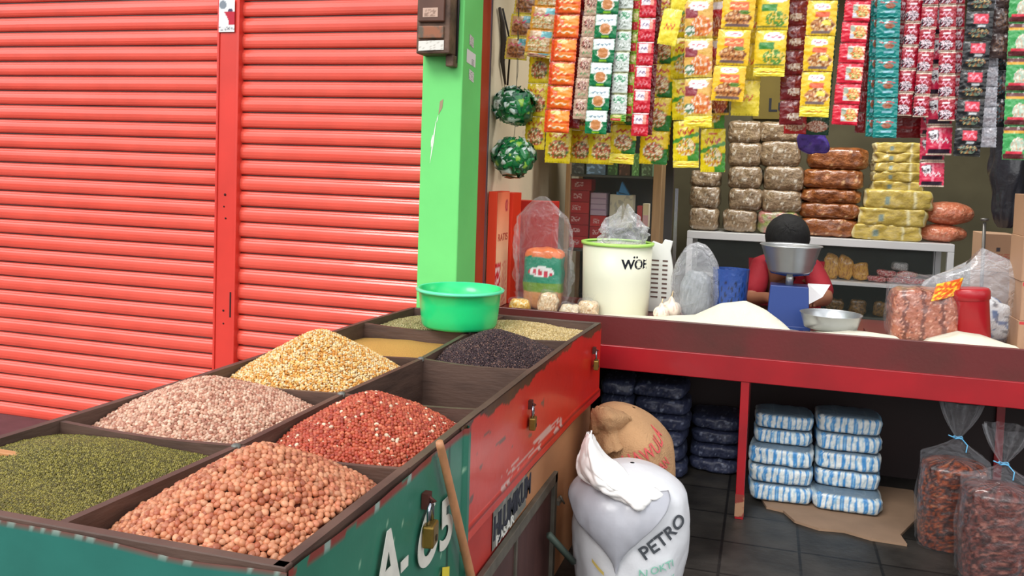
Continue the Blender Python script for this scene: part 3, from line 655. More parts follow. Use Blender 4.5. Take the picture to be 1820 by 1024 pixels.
lettering('PETRO', .062, None, DG, wt, 'printed_letters', warpS(S1, .40, .222, .19, .62), bold=.001, sx=1)
lettering('N', .04, None, GG, wt, 'printed_letters', warpS(S1, .30, .165, .19)); lettering('OKTI', .036, None, GG, wt, 'printed_letters', warpS(S1, .52, .172, .19, .25))
lettering('S', .04, None, GG, wt, 'printed_letters', warpS(S1, .32, .115, .19)); lettering('OX', .034, None, GG, wt, 'printed_letters', warpS(S1, .72, .130, .19, .2))
lettering('PT PETROKI', .036, None, DG, wt, 'printed_letters', warpS(S1, .20, .062, .19, .12))
for a_, z_, rr in ((-.22, .135, .5), (-.42, .20, -.7)):
    m_ = MB(); m_.grid(6, 2, lambda u, v: tuple(S1(a_+.2*u, z_-.03*u*(1 if rr > 0 else 1.2)+.012*v, .022)), None); m_.build('tape_strip', YT, wt)
# burlap sack behind
BU = mat('burlap', (188, 146, 104), .9, noise_amt=.25, scale=7, bump=.5, bscale=160)
bx_, by_ = P(1128, 800, y=2.22).x, 2.22
bt, S2, _ = sack('burlap_sack', (bx_, by_), .168, .56, 'brown burlap sack printed in red, behind the white woven sack', BU, lean=(-.01, 0), seed=5, slope=-.10)
surf([pp([(1052, 728), (1070, 724), (1088, 730)], (2.12, 2.08, 2.14)), pp([(1052, 748), (1082, 742), (1120, 742)], (2.10, 2.02, 2.12)), pp([(1056, 772), (1085, 768), (1112, 766)], (2.10, 2.05, 2.14)), pp([(1060, 800), (1090, 806), (1120, 790)], (2.10, 2.02, 2.1))], BU, bt, 'rolled_mouth', 22, 22, .006, .016, 4)
RP = mat('red_sack_print', (204, 84, 84), .8)
lettering('HAWULA', .062, None, RP, bt, 'printed_letters', warpS(S2, .02, .375, .165, .62), bold=.0006, sx=.9); lettering('ATAJAN', .05, None, RP, bt, 'printed_letters', warpS(S2, .38, .335, .165, .62), bold=.0006, sx=.8)

# ------------------------------------------------------------------ below the counter
def dark_c(seed):
    def f(u, v, w=0):
        n1 = N(u*11, v*4+w*9, seed); n2 = N(u*24, v*9+w*20, seed+3)
        if n1+.5*n2 > .48: return (120, 128, 150)
        if n2 > .5: return (96, 98, 110)
        return (52+30*n2, 58+30*n2, 84+30*n2)
    return f
proto = {}
def stack(px0, px1, yb, n, y, h, d, cf, name, cat, labels, group, m, z0=.0, jit=.012, e=(.5, .35), wob=.0, amp=.006, start=0):
    xa, xb = P(px0, yb, y=y).x, P(px1, yb, y=y).x; w = xb-xa; out = []
    for k in range(n):
        key = (name, round(w, 2), k % 3)
        if key not in proto:
            proto[key] = pillow(w, d, h*1.0, e[0], e[1], n=(48, 10, 8), amp=amp, nsc=22, seed=k*7+len(proto), cfn=cf(k+len(proto))).mesh(name); proto[key].materials.append(m)
        o = bpy.data.objects.new(name, proto[key]); link(o)
        o.location = ((xa+xb)/2+rnd.uniform(-jit, jit), y+d/2+rnd.uniform(-jit, jit), z0+h*k); o.rotation_euler = (0, 0, rnd.uniform(-.05, .05)+wob)
        tag(o, labels[k] if isinstance(labels, list) else labels % ORD(k, n), cat, group); out.append(o)
    return out
def ORD(k, n): 
    if k == 0: return 'bottom one'
    if k == n-1: return 'top one'
    return {1: 'second', 2: 'third', 3: 'fourth', 4: 'fifth', 5: 'sixth'}[k]+' from the bottom'
stack(1062, 1122, 800, 6, 3.0, .078, .26, dark_c, 'wrapped_pack', 'pack', 'dark blue wrapped pack beside grain table, %s', 'dark blue wrapped packs under the counter', SOFT)
stack(1120, 1218, 830, 6, 3.04, .078, .26, dark_c, 'wrapped_pack', 'pack', 'dark blue wrapped pack behind the burlap sack, %s', 'dark blue wrapped packs under the counter', SOFT)
stack(1222, 1312, 838, 4, 3.2, .072, .26, dark_c, 'wrapped_pack', 'pack', 'dark blue wrapped pack stacked left of the red leg, %s', 'dark blue wrapped packs under the counter', SOFT)
def stripe_c(seed):
    def f(u, v, w=0):
        if v > .93 or v < .05: return (104, 124, 140) if N(u*50, v*50) > -.3 else (120, 138, 150)
        x = u*58+seed*1.7+1.2*N(u*6, v*2, seed)
        s_ = math.sin(x)+.6*math.sin(x*2.3+seed)
        if s_ > .45: return (52, 130, 190)
        if s_ > .2: return (130, 176, 208)
        return (214, 220, 218) if N(u*30, v*4, 3) > -.2 else (176, 196, 204)
    return f
dl = 'blue and white striped pack in the left stack under the counter, %s'; dr_ = 'blue and white striped pack in the right stack under the counter, %s'
dg = 'striped packs under the counter'
cbz = .014
a_ = stack(1329, 1443, 893, 5, 2.93, .083, .22, stripe_c, 'striped_pack', 'pack', dl, dg, SOFT, z0=cbz, jit=.004, e=(.45, .22))
for k in (0, 1, 2): a_[k].location.y -= .055
for k in (3, 4): a_[k].scale = (.92, 1, .85); 
a_[4].location.z -= .012
b_ = stack(1444, 1562, 915, 5, 2.93, .083, .22, stripe_c, 'striped_pack', 'pack', dr_, dg, SOFT, z0=cbz, jit=.004, e=(.45, .22))
b_[0].location.y -= .075; b_[0].scale = (1.06, 1, 1)
cbp = [P(x, y, z=0) for x, y in ((1352, 888), (1362, 905), (1392, 912), (1412, 930), (1455, 944), (1500, 948), (1548, 962), (1612, 972), (1600, 955), (1640, 915))]
cp = [(p.x, p.y) for p in cbp]+[(cbp[-1].x, 3.3), (cbp[0].x-.02, 3.3)]
o = MB().prism(cp, .001, .012).build('cardboard_sheet', mat('cardboard', (148, 120, 96), .85, noise_amt=.2, scale=8)); tag(o, 'torn brown cardboard sheet on the floor under the striped packs', 'cardboard')
# tied see-through bags of brown snacks
def snack_c(seed, pal):
    def f(u, v, w=0):
        n1 = N(u*22+seed+w*9, v*17+w*20, seed); n2 = N(u*50, v*40+w*40, seed+5)
        i = int(max(0, min(len(pal)-1, (n1+.7*n2+.8)/1.6*len(pal)))); return pal[i]
    return f
BAGF = film('bag_film', col=(190, 192, 198), lo=.02, hi=.32, rough=.1, bscale=16)
def tied_bag(px, pyb, w, hc, ht, hn, y, label, pal, z0=0, dx=0, tie=(90, 160, 200), flare=.07, name='snack_bag'):
    q = P(px, pyb, z=z0) if y is None else P(px, pyb, y=y)
    yy = q.y+w*.42 if y is None else y
    t = thing(name, (q.x, yy, z0), label, 'snack bag')
    mb = MB(); d = w*.8
    def cont(u, v):
        a = 2*PI*u; k = v; r = (1 if k < .9 else math.sqrt(max(0, 1-((k-.9)/.1)**2)))*(.93+.07*math.sin(PI*k))
        r *= 1+.05*N(math.sin(a)*5, k*9, math.cos(a)*5)+.025*N(math.sin(a)*14, k*26, math.cos(a)*14)
        return (sq(math.sin(a), .75)*w/2*r, -sq(math.cos(a), .75)*d/2*r, .004+hc*(k if k < .9 else .9+(k-.9)*1.0))
    mb.grid(72, 50, cont, snack_c(px, pal), True, True); mb.build('snacks', mat('snack_pieces', attr=True, rough=.4, bump=1, bscale=40, coat=.6), t)
    m2 = MB()
    def shell(u, v):
        a = 2*PI*u
        if v < .6:
            k = v/.6; r = (.96+.09*math.sin(PI*min(1, k+.1))); z = hc*1.0*k; e_ = .72
        elif v < .8:
            k = (v-.6)/.2; r = .96*(1-k)**1.2+.07*k; z = hc+(ht-hc)*k; e_ = .72+.28*k
        else:
            k = (v-.8)/.2; r = .07+flare/(w/2)*math.sin(k*1.35); z = ht+hn*k; e_ = 1
        pl_ = 1+(.10 if v > .6 else .02)*math.sin(a*9+v*3)+.05*N(math.sin(a)*4, v*8, math.cos(a)*4)
        return (sq(math.sin(a), e_)*w/2*r*pl_*1.02+dx*max(0, v-.6)*2.5, -sq(math.cos(a), e_)*d/2*r*pl_*1.03, z+.002)
    m2.grid(72, 50, shell, None, True, True); m2.build('plastic_film', BAGF, t)
    m3 = MB(); m3.tube([(dx*.5+.016*math.cos(a), .016*math.sin(a), ht+.003*math.sin(3*a)) for a in np.linspace(0, 2*PI, 14)], .0035, 6, tie)
    m3.tube([(dx*.5+.012, -.012, ht), (dx*.5+.03, -.03, ht-.02), (dx*.5+.022, -.05, ht-.045)], .0025, 6, tie); m3.tube([(dx*.5-.012, -.012, ht), (dx*.5-.04, -.02, ht+.012)], .0025, 6, tie)
    m3.build('blue_tie', PRINT, t); return t
brn = [(30, 10, 6), (62, 22, 10), (104, 42, 14), (44, 14, 8), (140, 62, 22), (76, 30, 18), (150, 92, 60)]
tied_bag(1698, 988, .26, .36, .45, .15, None, 'rear clear bag of dark brown snacks tied with blue string on the floor', brn, dx=.012)
tied_bag(1782, 1050, .27, .36, .44, .14, None, 'front clear bag of dark brown snacks tied with blue string at the lower right corner', [(36, 14, 12), (70, 30, 24), (104, 50, 40), (52, 20, 16), (140, 86, 72)], dx=.01)

# ------------------------------------------------------------------ goods on the counter, left end
ZC = .786
def card(a, b, name, label, cat, cf_front, cf_side=None, col=(200, 60, 30), group=None, bevel=0):
    "carton: printed faces on a box"
    t = thing(name, ((a[0]+b[0])/2, (a[1]+b[1])/2, a[2]), label, cat, group); L0 = Vector(t.location)
    loc_build(MB().box(a, b, col), 'carton', PRINT, t, bevel=.002)
    if cf_front: loc_build(MB().grid(24, 36, lambda u, v: (a[0]+.003+(b[0]-a[0]-.006)*u, a[1]-.0012, a[2]+.003+(b[2]-a[2]-.006)*v), cf_front), 'printed_front', PRINT, t)
    if cf_side: loc_build(MB().grid(30, 50, lambda u, v: (b[0]+.0012, a[1]+.003+(b[1]-a[1]-.006)*u, a[2]+.003+(b[2]-a[2]-.006)*v), cf_side), 'printed_side', PRINT, t)
    return t
def peach(u, v):
    if v < .40 and u < .42: return (206, 30, 40) if N(u*12, v*20) > -.1 else (240, 200, 196)
    if v < .40 and .5 < u < .92: return (232, 130, 110) if N(u*20, v*40) > .05 else (244, 186, 150)
    if (u-.75)**2*3+(v-.88)**2*18 < .05 and N(u*20, v*50) > -.1: return (176, 40, 60)
    k = max(0, min(1, (v-.5)*2)); return (246-4*k, 190-70*k, 150-70*k)
zt_ = P(870, 342, x=-.56).z
pc = card((-.61, 2.90, ZC), (-.565, 3.115, zt_), 'display_carton', 'tall narrow peach carton with red lettering standing against the left wall', 'carton', None, peach, (226, 60, 20))
lettering('RATIS', .052, frame(Vector((-.5630, 2.925, (ZC+zt_)/2+.045))-Vector(pc.location), (0, 1, 0), (0, 0, 1)), mat('brown_red_print', (176, 70, 50), .6), pc, sx=1.25)
card((-.61, 3.12, ZC), (-.548, 3.28, zt_-.01), 'display_carton', 'plain orange-red carton beside the peach carton', 'carton', None, None, (226, 52, 12))
qa, qb = P(915, 356, y=3.36), P(984, 356, y=3.36)
card((qa.x, 3.36, ZC), (qb.x, 3.50, qa.z), 'display_carton', 'wide red carton behind the crumpled clear bag', 'carton', None, None, (200, 36, 20))
# bucket
bk = P(1100, 543, z=ZC); bky = 3.07; c0 = P(1098, 430, y=bky)
rb = 61/FPX*4.35
bu = thing('plastic_bucket', (c0.x, bky, ZC), 'large cream plastic bucket with a lime green rim and black lettering', 'bucket'); hb = c0.z-ZC
def brad(z): return rb*(.95+.05*z/hb)
MB().lathe([(0, 0), (brad(0)-.005, 0), (brad(0), .006), (brad(hb*.5), hb*.5), (brad(hb), hb-.012), (brad(hb)-.004, hb-.012), (brad(hb*.5)-.004, hb*.5), (brad(0)-.006, .012), (0, .012)], 56).build('bucket_body', mat('cream_plastic', (226, 226, 204), .4, noise_amt=.06, scale=4), bu)
MB().lathe([(brad(hb)-.003, hb-.014), (brad(hb)+.008, hb-.012), (brad(hb)+.009, hb+.001), (brad(hb)-.003, hb+.003), (brad(hb)-.008, hb-.004)], 56).build('lime_rim', mat('lime_rim_plastic', (176, 226, 110), .35, coat=.2), bu)
def wb_(a0, z0):
    return lambda p: Vector((brad(z0+p.y)*math.sin(a0+p.x/rb)+.001*0, -(brad(z0+p.y)+.0015)*math.cos(a0+p.x/rb), z0+p.y))
lettering('WOE', .062, None, BLK, bu, 'marker_letters', wb_(.30, hb*.52+.058), bold=.0022)
lettering('..', .07, None, BLK, bu, 'marker_letters', wb_(.62, hb*.52+.110), bold=.001)
# white slotted plastic panel behind the bucket (back of a small fan)
f0 = P(1172, 485, y=3.22); pn = thing('slotted_basket', (f0.x, 3.22, ZC), 'white plastic basket side with curved rows of slots beside the cream bucket', 'basket')
WP = mat('white_plastic', (232, 234, 230), .35, coat=.2)
zt2 = P(1172, 425, y=3.22).z-ZC; w2 = 22/FPX*4.5
pts = [(-w2, 0), (w2*.75, 0), (w2*1.05, zt2*.3), (w2*1.05, zt2*.62), (w2*.8, zt2*.84), (w2*.95, zt2*.98), (w2*.3, zt2), (w2*.1, zt2*.93), (-w2*.6, zt2*.97), (-w2, zt2*.9)]
m_ = MB(); n_ = len(pts)
m_.add([(x, 0, z) for x, z in pts]+[(x, .02, z) for x, z in pts], [tuple(range(n_)), tuple(range(2*n_-1, n_-1, -1))]+[(i, i+n_, (i+1) % n_+n_, (i+1) % n_) for i in range(n_)]); m_.build('basket_side', WP, pn, bevel=.004)
m_ = MB()
for k in range(9):
    z = zt2*(.20+.062*k)
    for cx_, hw in ((-w2*.35, w2*.28), (w2*.42, w2*.2)): 
        rx_ = hw*(1-.0*(k-4)**2/30); m_.box((cx_-rx_, -.003, z), (cx_+rx_, .001, z+.008), (96, 70, 64))
m_.build('slots', PRINT, pn)
# garlic
def garlic(px, py, r, y, label):
    q = P(px, py, y=y); t = thing('garlic_bulb', (q.x, y, ZC), label, 'garlic', 'garlic bulbs on the counter')
    def fn(u, v):
        a = 2*PI*u; b = PI*v; rr = r*math.sin(b)**.8*(1+.10*abs(math.cos(a*3.5))); z = r*.92*(1-math.cos(b)); 
        if v > .8: rr = rr*.55+.002
        return (rr*math.cos(a), rr*math.sin(a), z+(r*.5*(v-.8)/.2 if v > .8 else 0))
    MB().grid(42, 24, fn, lambda u, v: (232, 218, 200) if N(u*30, v*4) > -.2 else (206, 176, 164), True, True).build('bulb', mat('garlic_skin', attr=True, rough=.5, coat=.1), t)
    MB().tube([(0, 0, r*1.9), (.002, 0, r*2.4), (.006, -.002, r*2.9)], [.005, .003, .002], 8, (214, 190, 150)).build('stem', PRINT, t)
garlic(1176, 536, .036, 3.0, 'garlic bulb nearest the front right of the cream bucket'); garlic(1194, 520, .046, 3.08, 'larger garlic bulb behind the front bulb, right of the cream bucket')
# small clear bags of beige goods in front of the cartons
def small_bag(px, py, w, h, y, pal, label, name='small_bag', cat='bag', d=None):
    q = P(px, py, y=y); t = thing(name, (q.x, y, ZC), label, cat, 'small bags at the left end of the counter')
    pillow(w, d or w*.6, h, .6, .6, amp=.012, nsc=30, seed=px, cfn=snack_c(px, pal)).build('contents', BAGGED, t)
    pillow(w*1.06, (d or w*.6)*1.06, h*1.08, .6, .6, amp=.02, nsc=24, seed=px+3).build('plastic_film', BAGF, t)
    m_ = MB(); m_.grid(16, 8, lambda u, v: ((u-.5)*w*.35*(1+v), .004*math.sin(u*20), h*.98+.035*v)); m_.build('bag_neck', BAGF, t); return t
beige = [(206, 164, 120), (224, 196, 156), (236, 216, 184), (190, 140, 90)]
small_bag(925, 540, .105, .07, 2.88, [(214, 150, 50), (236, 190, 90), (240, 220, 170)], 'small bag of golden yellow goods, leftmost on the counter')
small_bag(975, 545, .10, .10, 2.93, beige, 'small bag of beige goods below the green labelled packet')
small_bag(1012, 548, .09, .075, 2.80, [(230, 214, 190), (214, 190, 150)], 'small bag of pale cream goods left of the cream bucket')
small_bag(1045, 548, .10, .085, 2.88, beige, 'small bag of tan goods against the foot of the cream bucket')
# green labelled packet in a big crumpled clear bag
q = P(966, 500, y=3.05); zt3 = P(966, 440, y=3.05).z; 
gp = thing('labelled_packet', (q.x, 3.05, ZC), 'green and orange labelled packet inside the crumpled clear bag', 'packet')
def gpc(u, v, w=0):
    uu = u
    if v > .86: return (232, 120, 60)
    if v < .3: return (214, 150, 96)
    if v < .44: return (110, 150, 40)
    if (uu-.5)**2*2+(v-.62)**2*30 < .22: return (206, 40, 70) if abs(v-.66+.12*uu) < .045 and math.sin(uu*44) > -.4 else (236, 238, 236)
    return (10, 136, 104)
pillow(.20, .10, zt3-ZC, .35, .4, amp=.006, cfn=gpc, n=(40, 8, 40)).build('packet_body', PAINT, gp)
cbg = thing('clear_bag', (P(965, 420, y=3.05).x, 3.05, ZC), 'big crumpled clear plastic bag around the green labelled packet', 'plastic bag')
zt4 = P(965, 350, y=3.05).z-ZC
def cbf(u, v):
    a = 2*PI*u; k = v; r = .118*(.85+.45*math.sin(PI*min(1, k*1.05))**.8)*(1 if k < .82 else max(0, 1-(k-.82)/.18)**.7*.85+.15)
    r *= 1+.22*N(math.sin(a)*2.2, k*4, math.cos(a)*2.2)+.10*N(math.sin(a)*7, k*12, math.cos(a)*7)
    return (r*math.sin(a)+.01*math.sin(k*5), -r*.62*math.cos(a), .003+zt4*k)
MB().grid(64, 50, cbf, None, True, True).build('bag_film', CLEAR, cbg)
# clear plastic stuffed in the mouth of the bucket
cbk = thing('clear_bag', (c0.x+.03, bky, ZC+hb-.02), 'crumpled clear plastic rising out of the cream bucket', 'plastic bag')
def ckf(u, v):
    a = 2*PI*u; r = .10*(.9+.3*math.sin(PI*v))*(1-v**3*.8)*(1+.35*N(math.sin(a)*3, v*4, math.cos(a)*3)+.2*N(math.sin(a)*9, v*9, math.cos(a)*9))
    return (r*math.sin(a), -r*.8*math.cos(a), .17*v*(1+.25*math.sin(a*2)))
MB().grid(60, 30, ckf, None, True, True).build('bag_film', CLEARW, cbk)
# clear bag under the camera-side right of the garlic
cb2 = thing('clear_bag', (P(1238, 490, y=3.12).x, 3.12, ZC), 'rounded clear plastic bag of grey goods left of the weighing scale', 'plastic bag')
zt5 = P(1238, 430, y=3.12).z-ZC
MB().grid(50, 36, lambda u, v: ((lambda r: (r*math.sin(2*PI*u), -r*.8*math.cos(2*PI*u), zt5*v))(.118*math.sin(PI*(v*.86+.14))**.45*(1+.1*N(math.sin(2*PI*u)*3, v*5, math.cos(2*PI*u)*3)))), None, True, True).build('bag_film', CLEARW, cb2)
pillow(.15, .12, zt5*.62, .7, .7, amp=.01, cfn=lambda u, v, w: (120+40*N(u*20, v*12), 126+40*N(u*20, v*12), 130+40*N(u*20, v*12))).build('contents', SOFT, cb2)
# blue lattice basket
q = P(1298, 515, y=3.14); bb = thing('blue_basket', (q.x, 3.14, ZC), 'small blue plastic basket with dark diagonal lattice behind the rice', 'basket')
def bbc(u, v): return (22, 34, 60) if (math.sin(u*90+v*30) > .2 and math.sin(u*90-v*30) > .2 and .1 < v < .8) else (36, 70, 140)
hz = P(1298, 478, y=3.14).z-ZC
MB().grid(90, 20, lambda u, v: ((.075+.012*v)*math.sin(2*PI*u), -(.06+.01*v)*math.cos(2*PI*u), .002+hz*v), bbc, True, True).build('basket_wall', PAINT, bb)
MB().lathe([(.0, .002), (.075, .002), (.075, .006), (0, .006)], 30, (40, 80, 150), sy=.8).build('basket_bottom', PAINT, bb)
# weighing scale with pan
sc = thing('weighing_scale', (P(1403, 500, y=3.08).x, 3.08, ZC), 'blue weighing scale carrying a grey metal pan in front of the shopkeeper', 'scale')
BL = mat('blue_enamel', (24, 56, 124), .4, coat=.3)
hp0, hp1 = P(1403, 480, y=3.08).z-ZC, P(1403, 436, y=3.08).z-ZC
hb2 = P(1403, 506, y=3.08).z-ZC
m_ = MB(); m_.prism([(-.10, -.08), (.10, -.08), (.10, .08), (-.10, .08)], 0, .02); m_.add([(-.095, -.075, .02), (.095, -.075, .02), (.095, .075, .02), (-.095, .075, .02), (-.085, -.06, hb2), (.085, -.06, hb2), (.085, .06, hb2), (-.085, .06, hb2)], [(0, 1, 5, 4), (1, 2, 6, 5), (2, 3, 7, 6), (3, 0, 4, 7), (4, 5, 6, 7)]); m_.build('scale_body', BL, sc, bevel=.004)
MB().tube([(0, 0, hb2-.005), (0, 0, hp0-.01)], .018, 12).build('scale_neck', ALU, sc)
m_ = MB(); m_.tube([(-.105, 0, hp0+.045), (-.08, 0, hp0-.01), (0, 0, hp0-.022), (.08, 0, hp0-.01), (.105, 0, hp0+.045)], .011, 8); m_.build('pan_cradle', BL, sc)
rp = 49/FPX*4.35
m_ = MB(); m_.lathe([(0, hp0-.01), (rp*.62, hp0-.01), (rp*.72, hp0), (rp*.98, hp1-.004), (rp*1.04, hp1), (rp*1.02, hp1+.003), (rp*.95, hp1-.004), (rp*.68, hp0+.004), (0, hp0-.004)], 48); m_.build('metal_pan', ALU, sc)

# ------------------------------------------------------------------ goods on the counter, right end
def px_w(px, py, y):
    "metres per pixel at depth y"
    return (P(px+1, py, y=y)-P(px, py, y=y)).length
q = P(1637, 594, y=2.98); 
t = thing('cracker_bag', (q.x, 2.98, ZC), 'clear bag full of pinkish brown round crackers at the right of the counter', 'cracker bag')
w_ = 122*px_w(1637, 560, 2.98); hc_ = P(1637, 512, y=2.98).z-ZC; ht_ = P(1637, 488, y=2.98).z-ZC
def crk(u, v, w=0):
    s_ = math.sin(u*24+2*N(u*5, v*5, 3)); n_ = N(u*26+w*9, v*40, 4)
    return (214, 160, 138) if n_ > .38 else (110, 56, 42) if (s_ < -.7 or n_ < -.40) else (168, 100, 76)
pillow(w_, w_*.8, hc_, .35, .4, amp=.012, nsc=22, seed=4, cfn=crk, n=(44, 24, 30)).build('crackers', BAGGED, t)
pillow(w_*1.07, w_*.86, ht_, .5, .5, amp=.03, nsc=15, seed=9, n=(30, 22, 24)).build('plastic_film', BAGF, t)
lb = MB(); qa = P(1655, 536, y=2.84)-Vector(t.location); qb = P(1704, 503, y=2.90)-Vector(t.location)
ex = Vector((qb.x-qa.x, qb.y-qa.y, (qb.z-qa.z)*.35)); ez = Vector((.02, .01, .075))
lb.grid(24, 20, lambda u, v: tuple(qa+ex*u+ez*v+Vector((0, -.008, 0))*math.sin(PI*u)), lambda u, v: (250, 214, 60) if N(u*7, v*7, 3) > .12 else (232, 96, 30) if N(u*9, v*9, 8) > -.2 else (240, 140, 40))
s_ = lb.build('orange_label', PAINT, t).modifiers.new('s', 'SOLIDIFY'); s_.thickness = .003
# big cloudy bag with white and blue contents
q = P(1722, 590, y=3.16); q = P(1730, 590, y=3.16); t = thing('carrier_bag', (q.x, 3.16, ZC), 'big cloudy plastic bag of white and blue packets behind the red pot', 'plastic bag')
ww = 84*px_w(1722, 520, 3.14); hh = P(1722, 458, y=3.14).z-ZC
def cbg2(u, v):
    a = 2*PI*u; r = ww*(.75+.42*math.sin(PI*min(1, v*.9)))*(1-.0*v)*(1 if v < .7 else max(.1, 1-((v-.7)/.3)**2*.8))
    r *= 1+.16*N(math.sin(a)*2.5+4, v*4, math.cos(a)*2.5)+.07*N(math.sin(a)*8, v*12, math.cos(a)*8)
    return (r*math.sin(a)-.05*(v > .6)*(v-.6), -r*.62*math.cos(a), .003+hh*v*(1+.12*math.sin(a)))
MB().grid(64, 44, cbg2, None, True, True).build('bag_film', CLEARW, t)
def wbp(u, v, w=0): return (40, 90, 150) if N(u*6+w*3, v*7, 2) > .22 else (222, 226, 230) if N(u*9, v*11+w*5, 6) > -.35 else (120, 122, 128)
pillow(ww*1.5, ww*.8, hh*.52, .6, .6, amp=.02, cfn=wbp, n=(30, 16, 20)).build('contents', SOFT, t)
# red pot
q = P(1730, 578, y=2.93); t = thing('red_pot', (q.x, 2.93, ZC), 'tilted red plastic pot between the cracker bag and the cloudy bag', 'pot')
r0 = 36*px_w(1727, 560, 2.93); hz = P(1727, 514, y=2.93).z-ZC
o = MB().lathe([(0, 0), (r0*.84, 0), (r0*.93, .008), (r0*.96, hz*.93), (r0*1.0, hz*.96), (r0*.96, hz*.98), (r0*.4, hz*.99), (0, hz*.99)], 40).build('pot_body', mat('red_plastic', (172, 20, 32), .4, coat=.2, noise_amt=.12, scale=9), t); 
MB().lathe([(r0*.97, hz*.80), (r0*1.02, hz*.81), (r0*1.04, hz*.93), (r0*1.0, hz*.96)], 40).build('pot_rim', MATS['red_plastic'], t); t.rotation_euler = (.0, -.10, 0); t.location.z += r0*.1
# loose beans near it
o = MB().grid(40, 10, lambda u, v: (P(1680+110*u, 590, y=2.9).x, 3.03+.1*v, ZC+.001+.03*math.sin(PI*v)*math.sin(PI*u)**.3), lambda u, v: (200, 160, 110) if N(u*60, v*30) > 0 else (160, 116, 70)).build('loose_beans', SOFT); tag(o, 'thin spill of tan beans behind the right rice heap', 'beans', kind='stuff')
# cartons at the right end
BOXB = (176, 138, 108)
def prn(u, v):
    if .3 < v < .48 and .15 < u < .85 and N(u*14, v*30) > -.05: return (176, 90, 74)
    if (u-.5)**2*2+(v-.6)**2*3 < .012: return (60, 54, 60)
    return BOXB
a, b = P(1742, 480, y=3.42), P(1802, 480, y=3.42); zt_ = P(1770, 416, y=3.42).z; zm = P(1770, 484, y=3.42).z
card((a.x, 3.42, ZC), (b.x, 3.62, zm-.001), 'carton_box', 'lower brown carton behind the cloudy bag at the right end', 'carton', None, None, (160, 124, 96))
card((a.x, 3.42, zm), (b.x, 3.62, zt_), 'carton_box', 'upper brown carton with dark mark and red print behind the cloudy bag', 'carton', prn, None, (196, 160, 130))
o = MB().tube([P(1747, 484, y=3.36), P(1750, 395, y=3.36)], .008, 10).lathe([(0, 0), (.016, 0), (.018, .012), (0, .014)], 16, loc=tuple(P(1750, 393, y=3.36))).build('metal_rod', mat('grey_metal', (120, 118, 114), .4, metal=.6)); 
v0 = [v.co.z for v in o.data.vertices]; mn = min(v0)
for v in o.data.vertices:
    if v.co.z < mn+.01: v.co.z = ZC
tag(o, 'thin grey metal rod with round end cap left of the brown cartons', 'rod')
def tape_c(k):
    def f(u, v):
        if v > .90: return (196, 60, 60)
        if .3 < v < .75 and .1 < u < .4 and N(u*12, v*16, k) > .1: return (90, 70, 74)
        return BOXB
    return f
yy = 2.94; xl0 = P(1815, 500, y=yy).x; zs = [ZC]+[P(1805, p_, y=yy).z for p_ in (570, 500, 420, 345)]
nm = ['bottom', 'second from the bottom', 'third from the bottom', 'top']
for k in range(4):
    card((xl0+.004*(k % 2), yy, zs[k]+(.0005 if k else 0)), (xl0+.26, yy+.20, zs[k+1]), 'taped_carton', 'brown carton with red tape at the right edge of the counter, %s' % nm[k], 'carton', tape_c(k), None, BOXB, 'red taped cartons at the right edge')

# ------------------------------------------------------------------ glass cigarette showcase, far left
YC = 3.75
sh = thing('glass_showcase', ((P(1005, 380, y=YC).x+P(1168, 380, y=YC).x)/2, YC+.2, 0), 'wooden glass-fronted showcase full of red packets behind the cream bucket', 'showcase')
xA, xB = P(1004, 360, y=YC).x, P(1172, 360, y=YC).x; zT = 1.95; zS = P(1085, 312, y=YC).z; zBt = P(1085, 428, y=YC).z
TW = mat('pale_wood', (176, 144, 104), .5, noise_amt=.25, scale=6, stretch=(8, 8, 1)); DK = mat('dark_inside', (44, 42, 40), .8)
for nm_, x, w in (('post', xA, .026), ('post', xB-.04, .046)):
    loc_build(MB().box((x, YC, 0), (x+w, YC+.04, zT)), nm_, TW, sh, bevel=.002); loc_build(MB().box((x, YC+.36, 0), (x+w, YC+.40, zT)), nm_, TW, sh)
loc_build(MB().box((xA+.02, YC+.385, .2), (xB-.02, YC+.395, zT)), 'back_panel', DK, sh)
loc_build(MB().box((xA, YC, zT), (xB, YC+.4, zT+.03)), 'top_panel', TW, sh)
for z in (zS, zBt-.06): loc_build(MB().box((xA+.025, YC+.012, z-.012), (xB-.04, YC+.38, z)), 'shelf', mat('shelf_grey', (70, 74, 70), .5), sh)
loc_build(MB().box((xA+.026, YC+.004, .3), (xB-.04, YC+.007, zT)), 'glass_pane', GLASS, sh)
def redpk(k):
    def f(u, v):
        if .2 < u < .6 and .25 < v < .75 and N(u*14, v*8, k) > .0: return (226, 190, 190)
        return (176, 24, 36) if k % 3 else (196, 40, 44)
    return f
def crt(px0, px1, pyb, pyt, y, d, name, label, cat, f, col, group=None):
    a, b = P(px0, pyb, y=y), P(px1, pyb, y=y); zt__ = P((px0+px1)/2, pyt, y=y).z; return card((a.x, y, a.z), (b.x, y+d, zt__), name, label, cat, f, None, col, group)
g_ = 'red packets in the glass showcase'; zb_ = zBt-.06+.0008; hgt = (P(1040, 318, y=YC+.08).z-zb_)/6
for k in range(6):
    x0_, x1_ = P(1009, 350, y=YC+.08).x, P(1048, 350, y=YC+.08).x
    card((x0_+.004*(k % 2)+.012*(k > 3), YC+.08, zb_+hgt*k), (x1_+.01*(k > 4), YC+.2, zb_+hgt*(k+1)-.0006), 'red_packet', 'red packet in the left showcase stack, %s' % ORD(k, 6), 'packet', redpk(k), None, (168, 22, 34), g_)
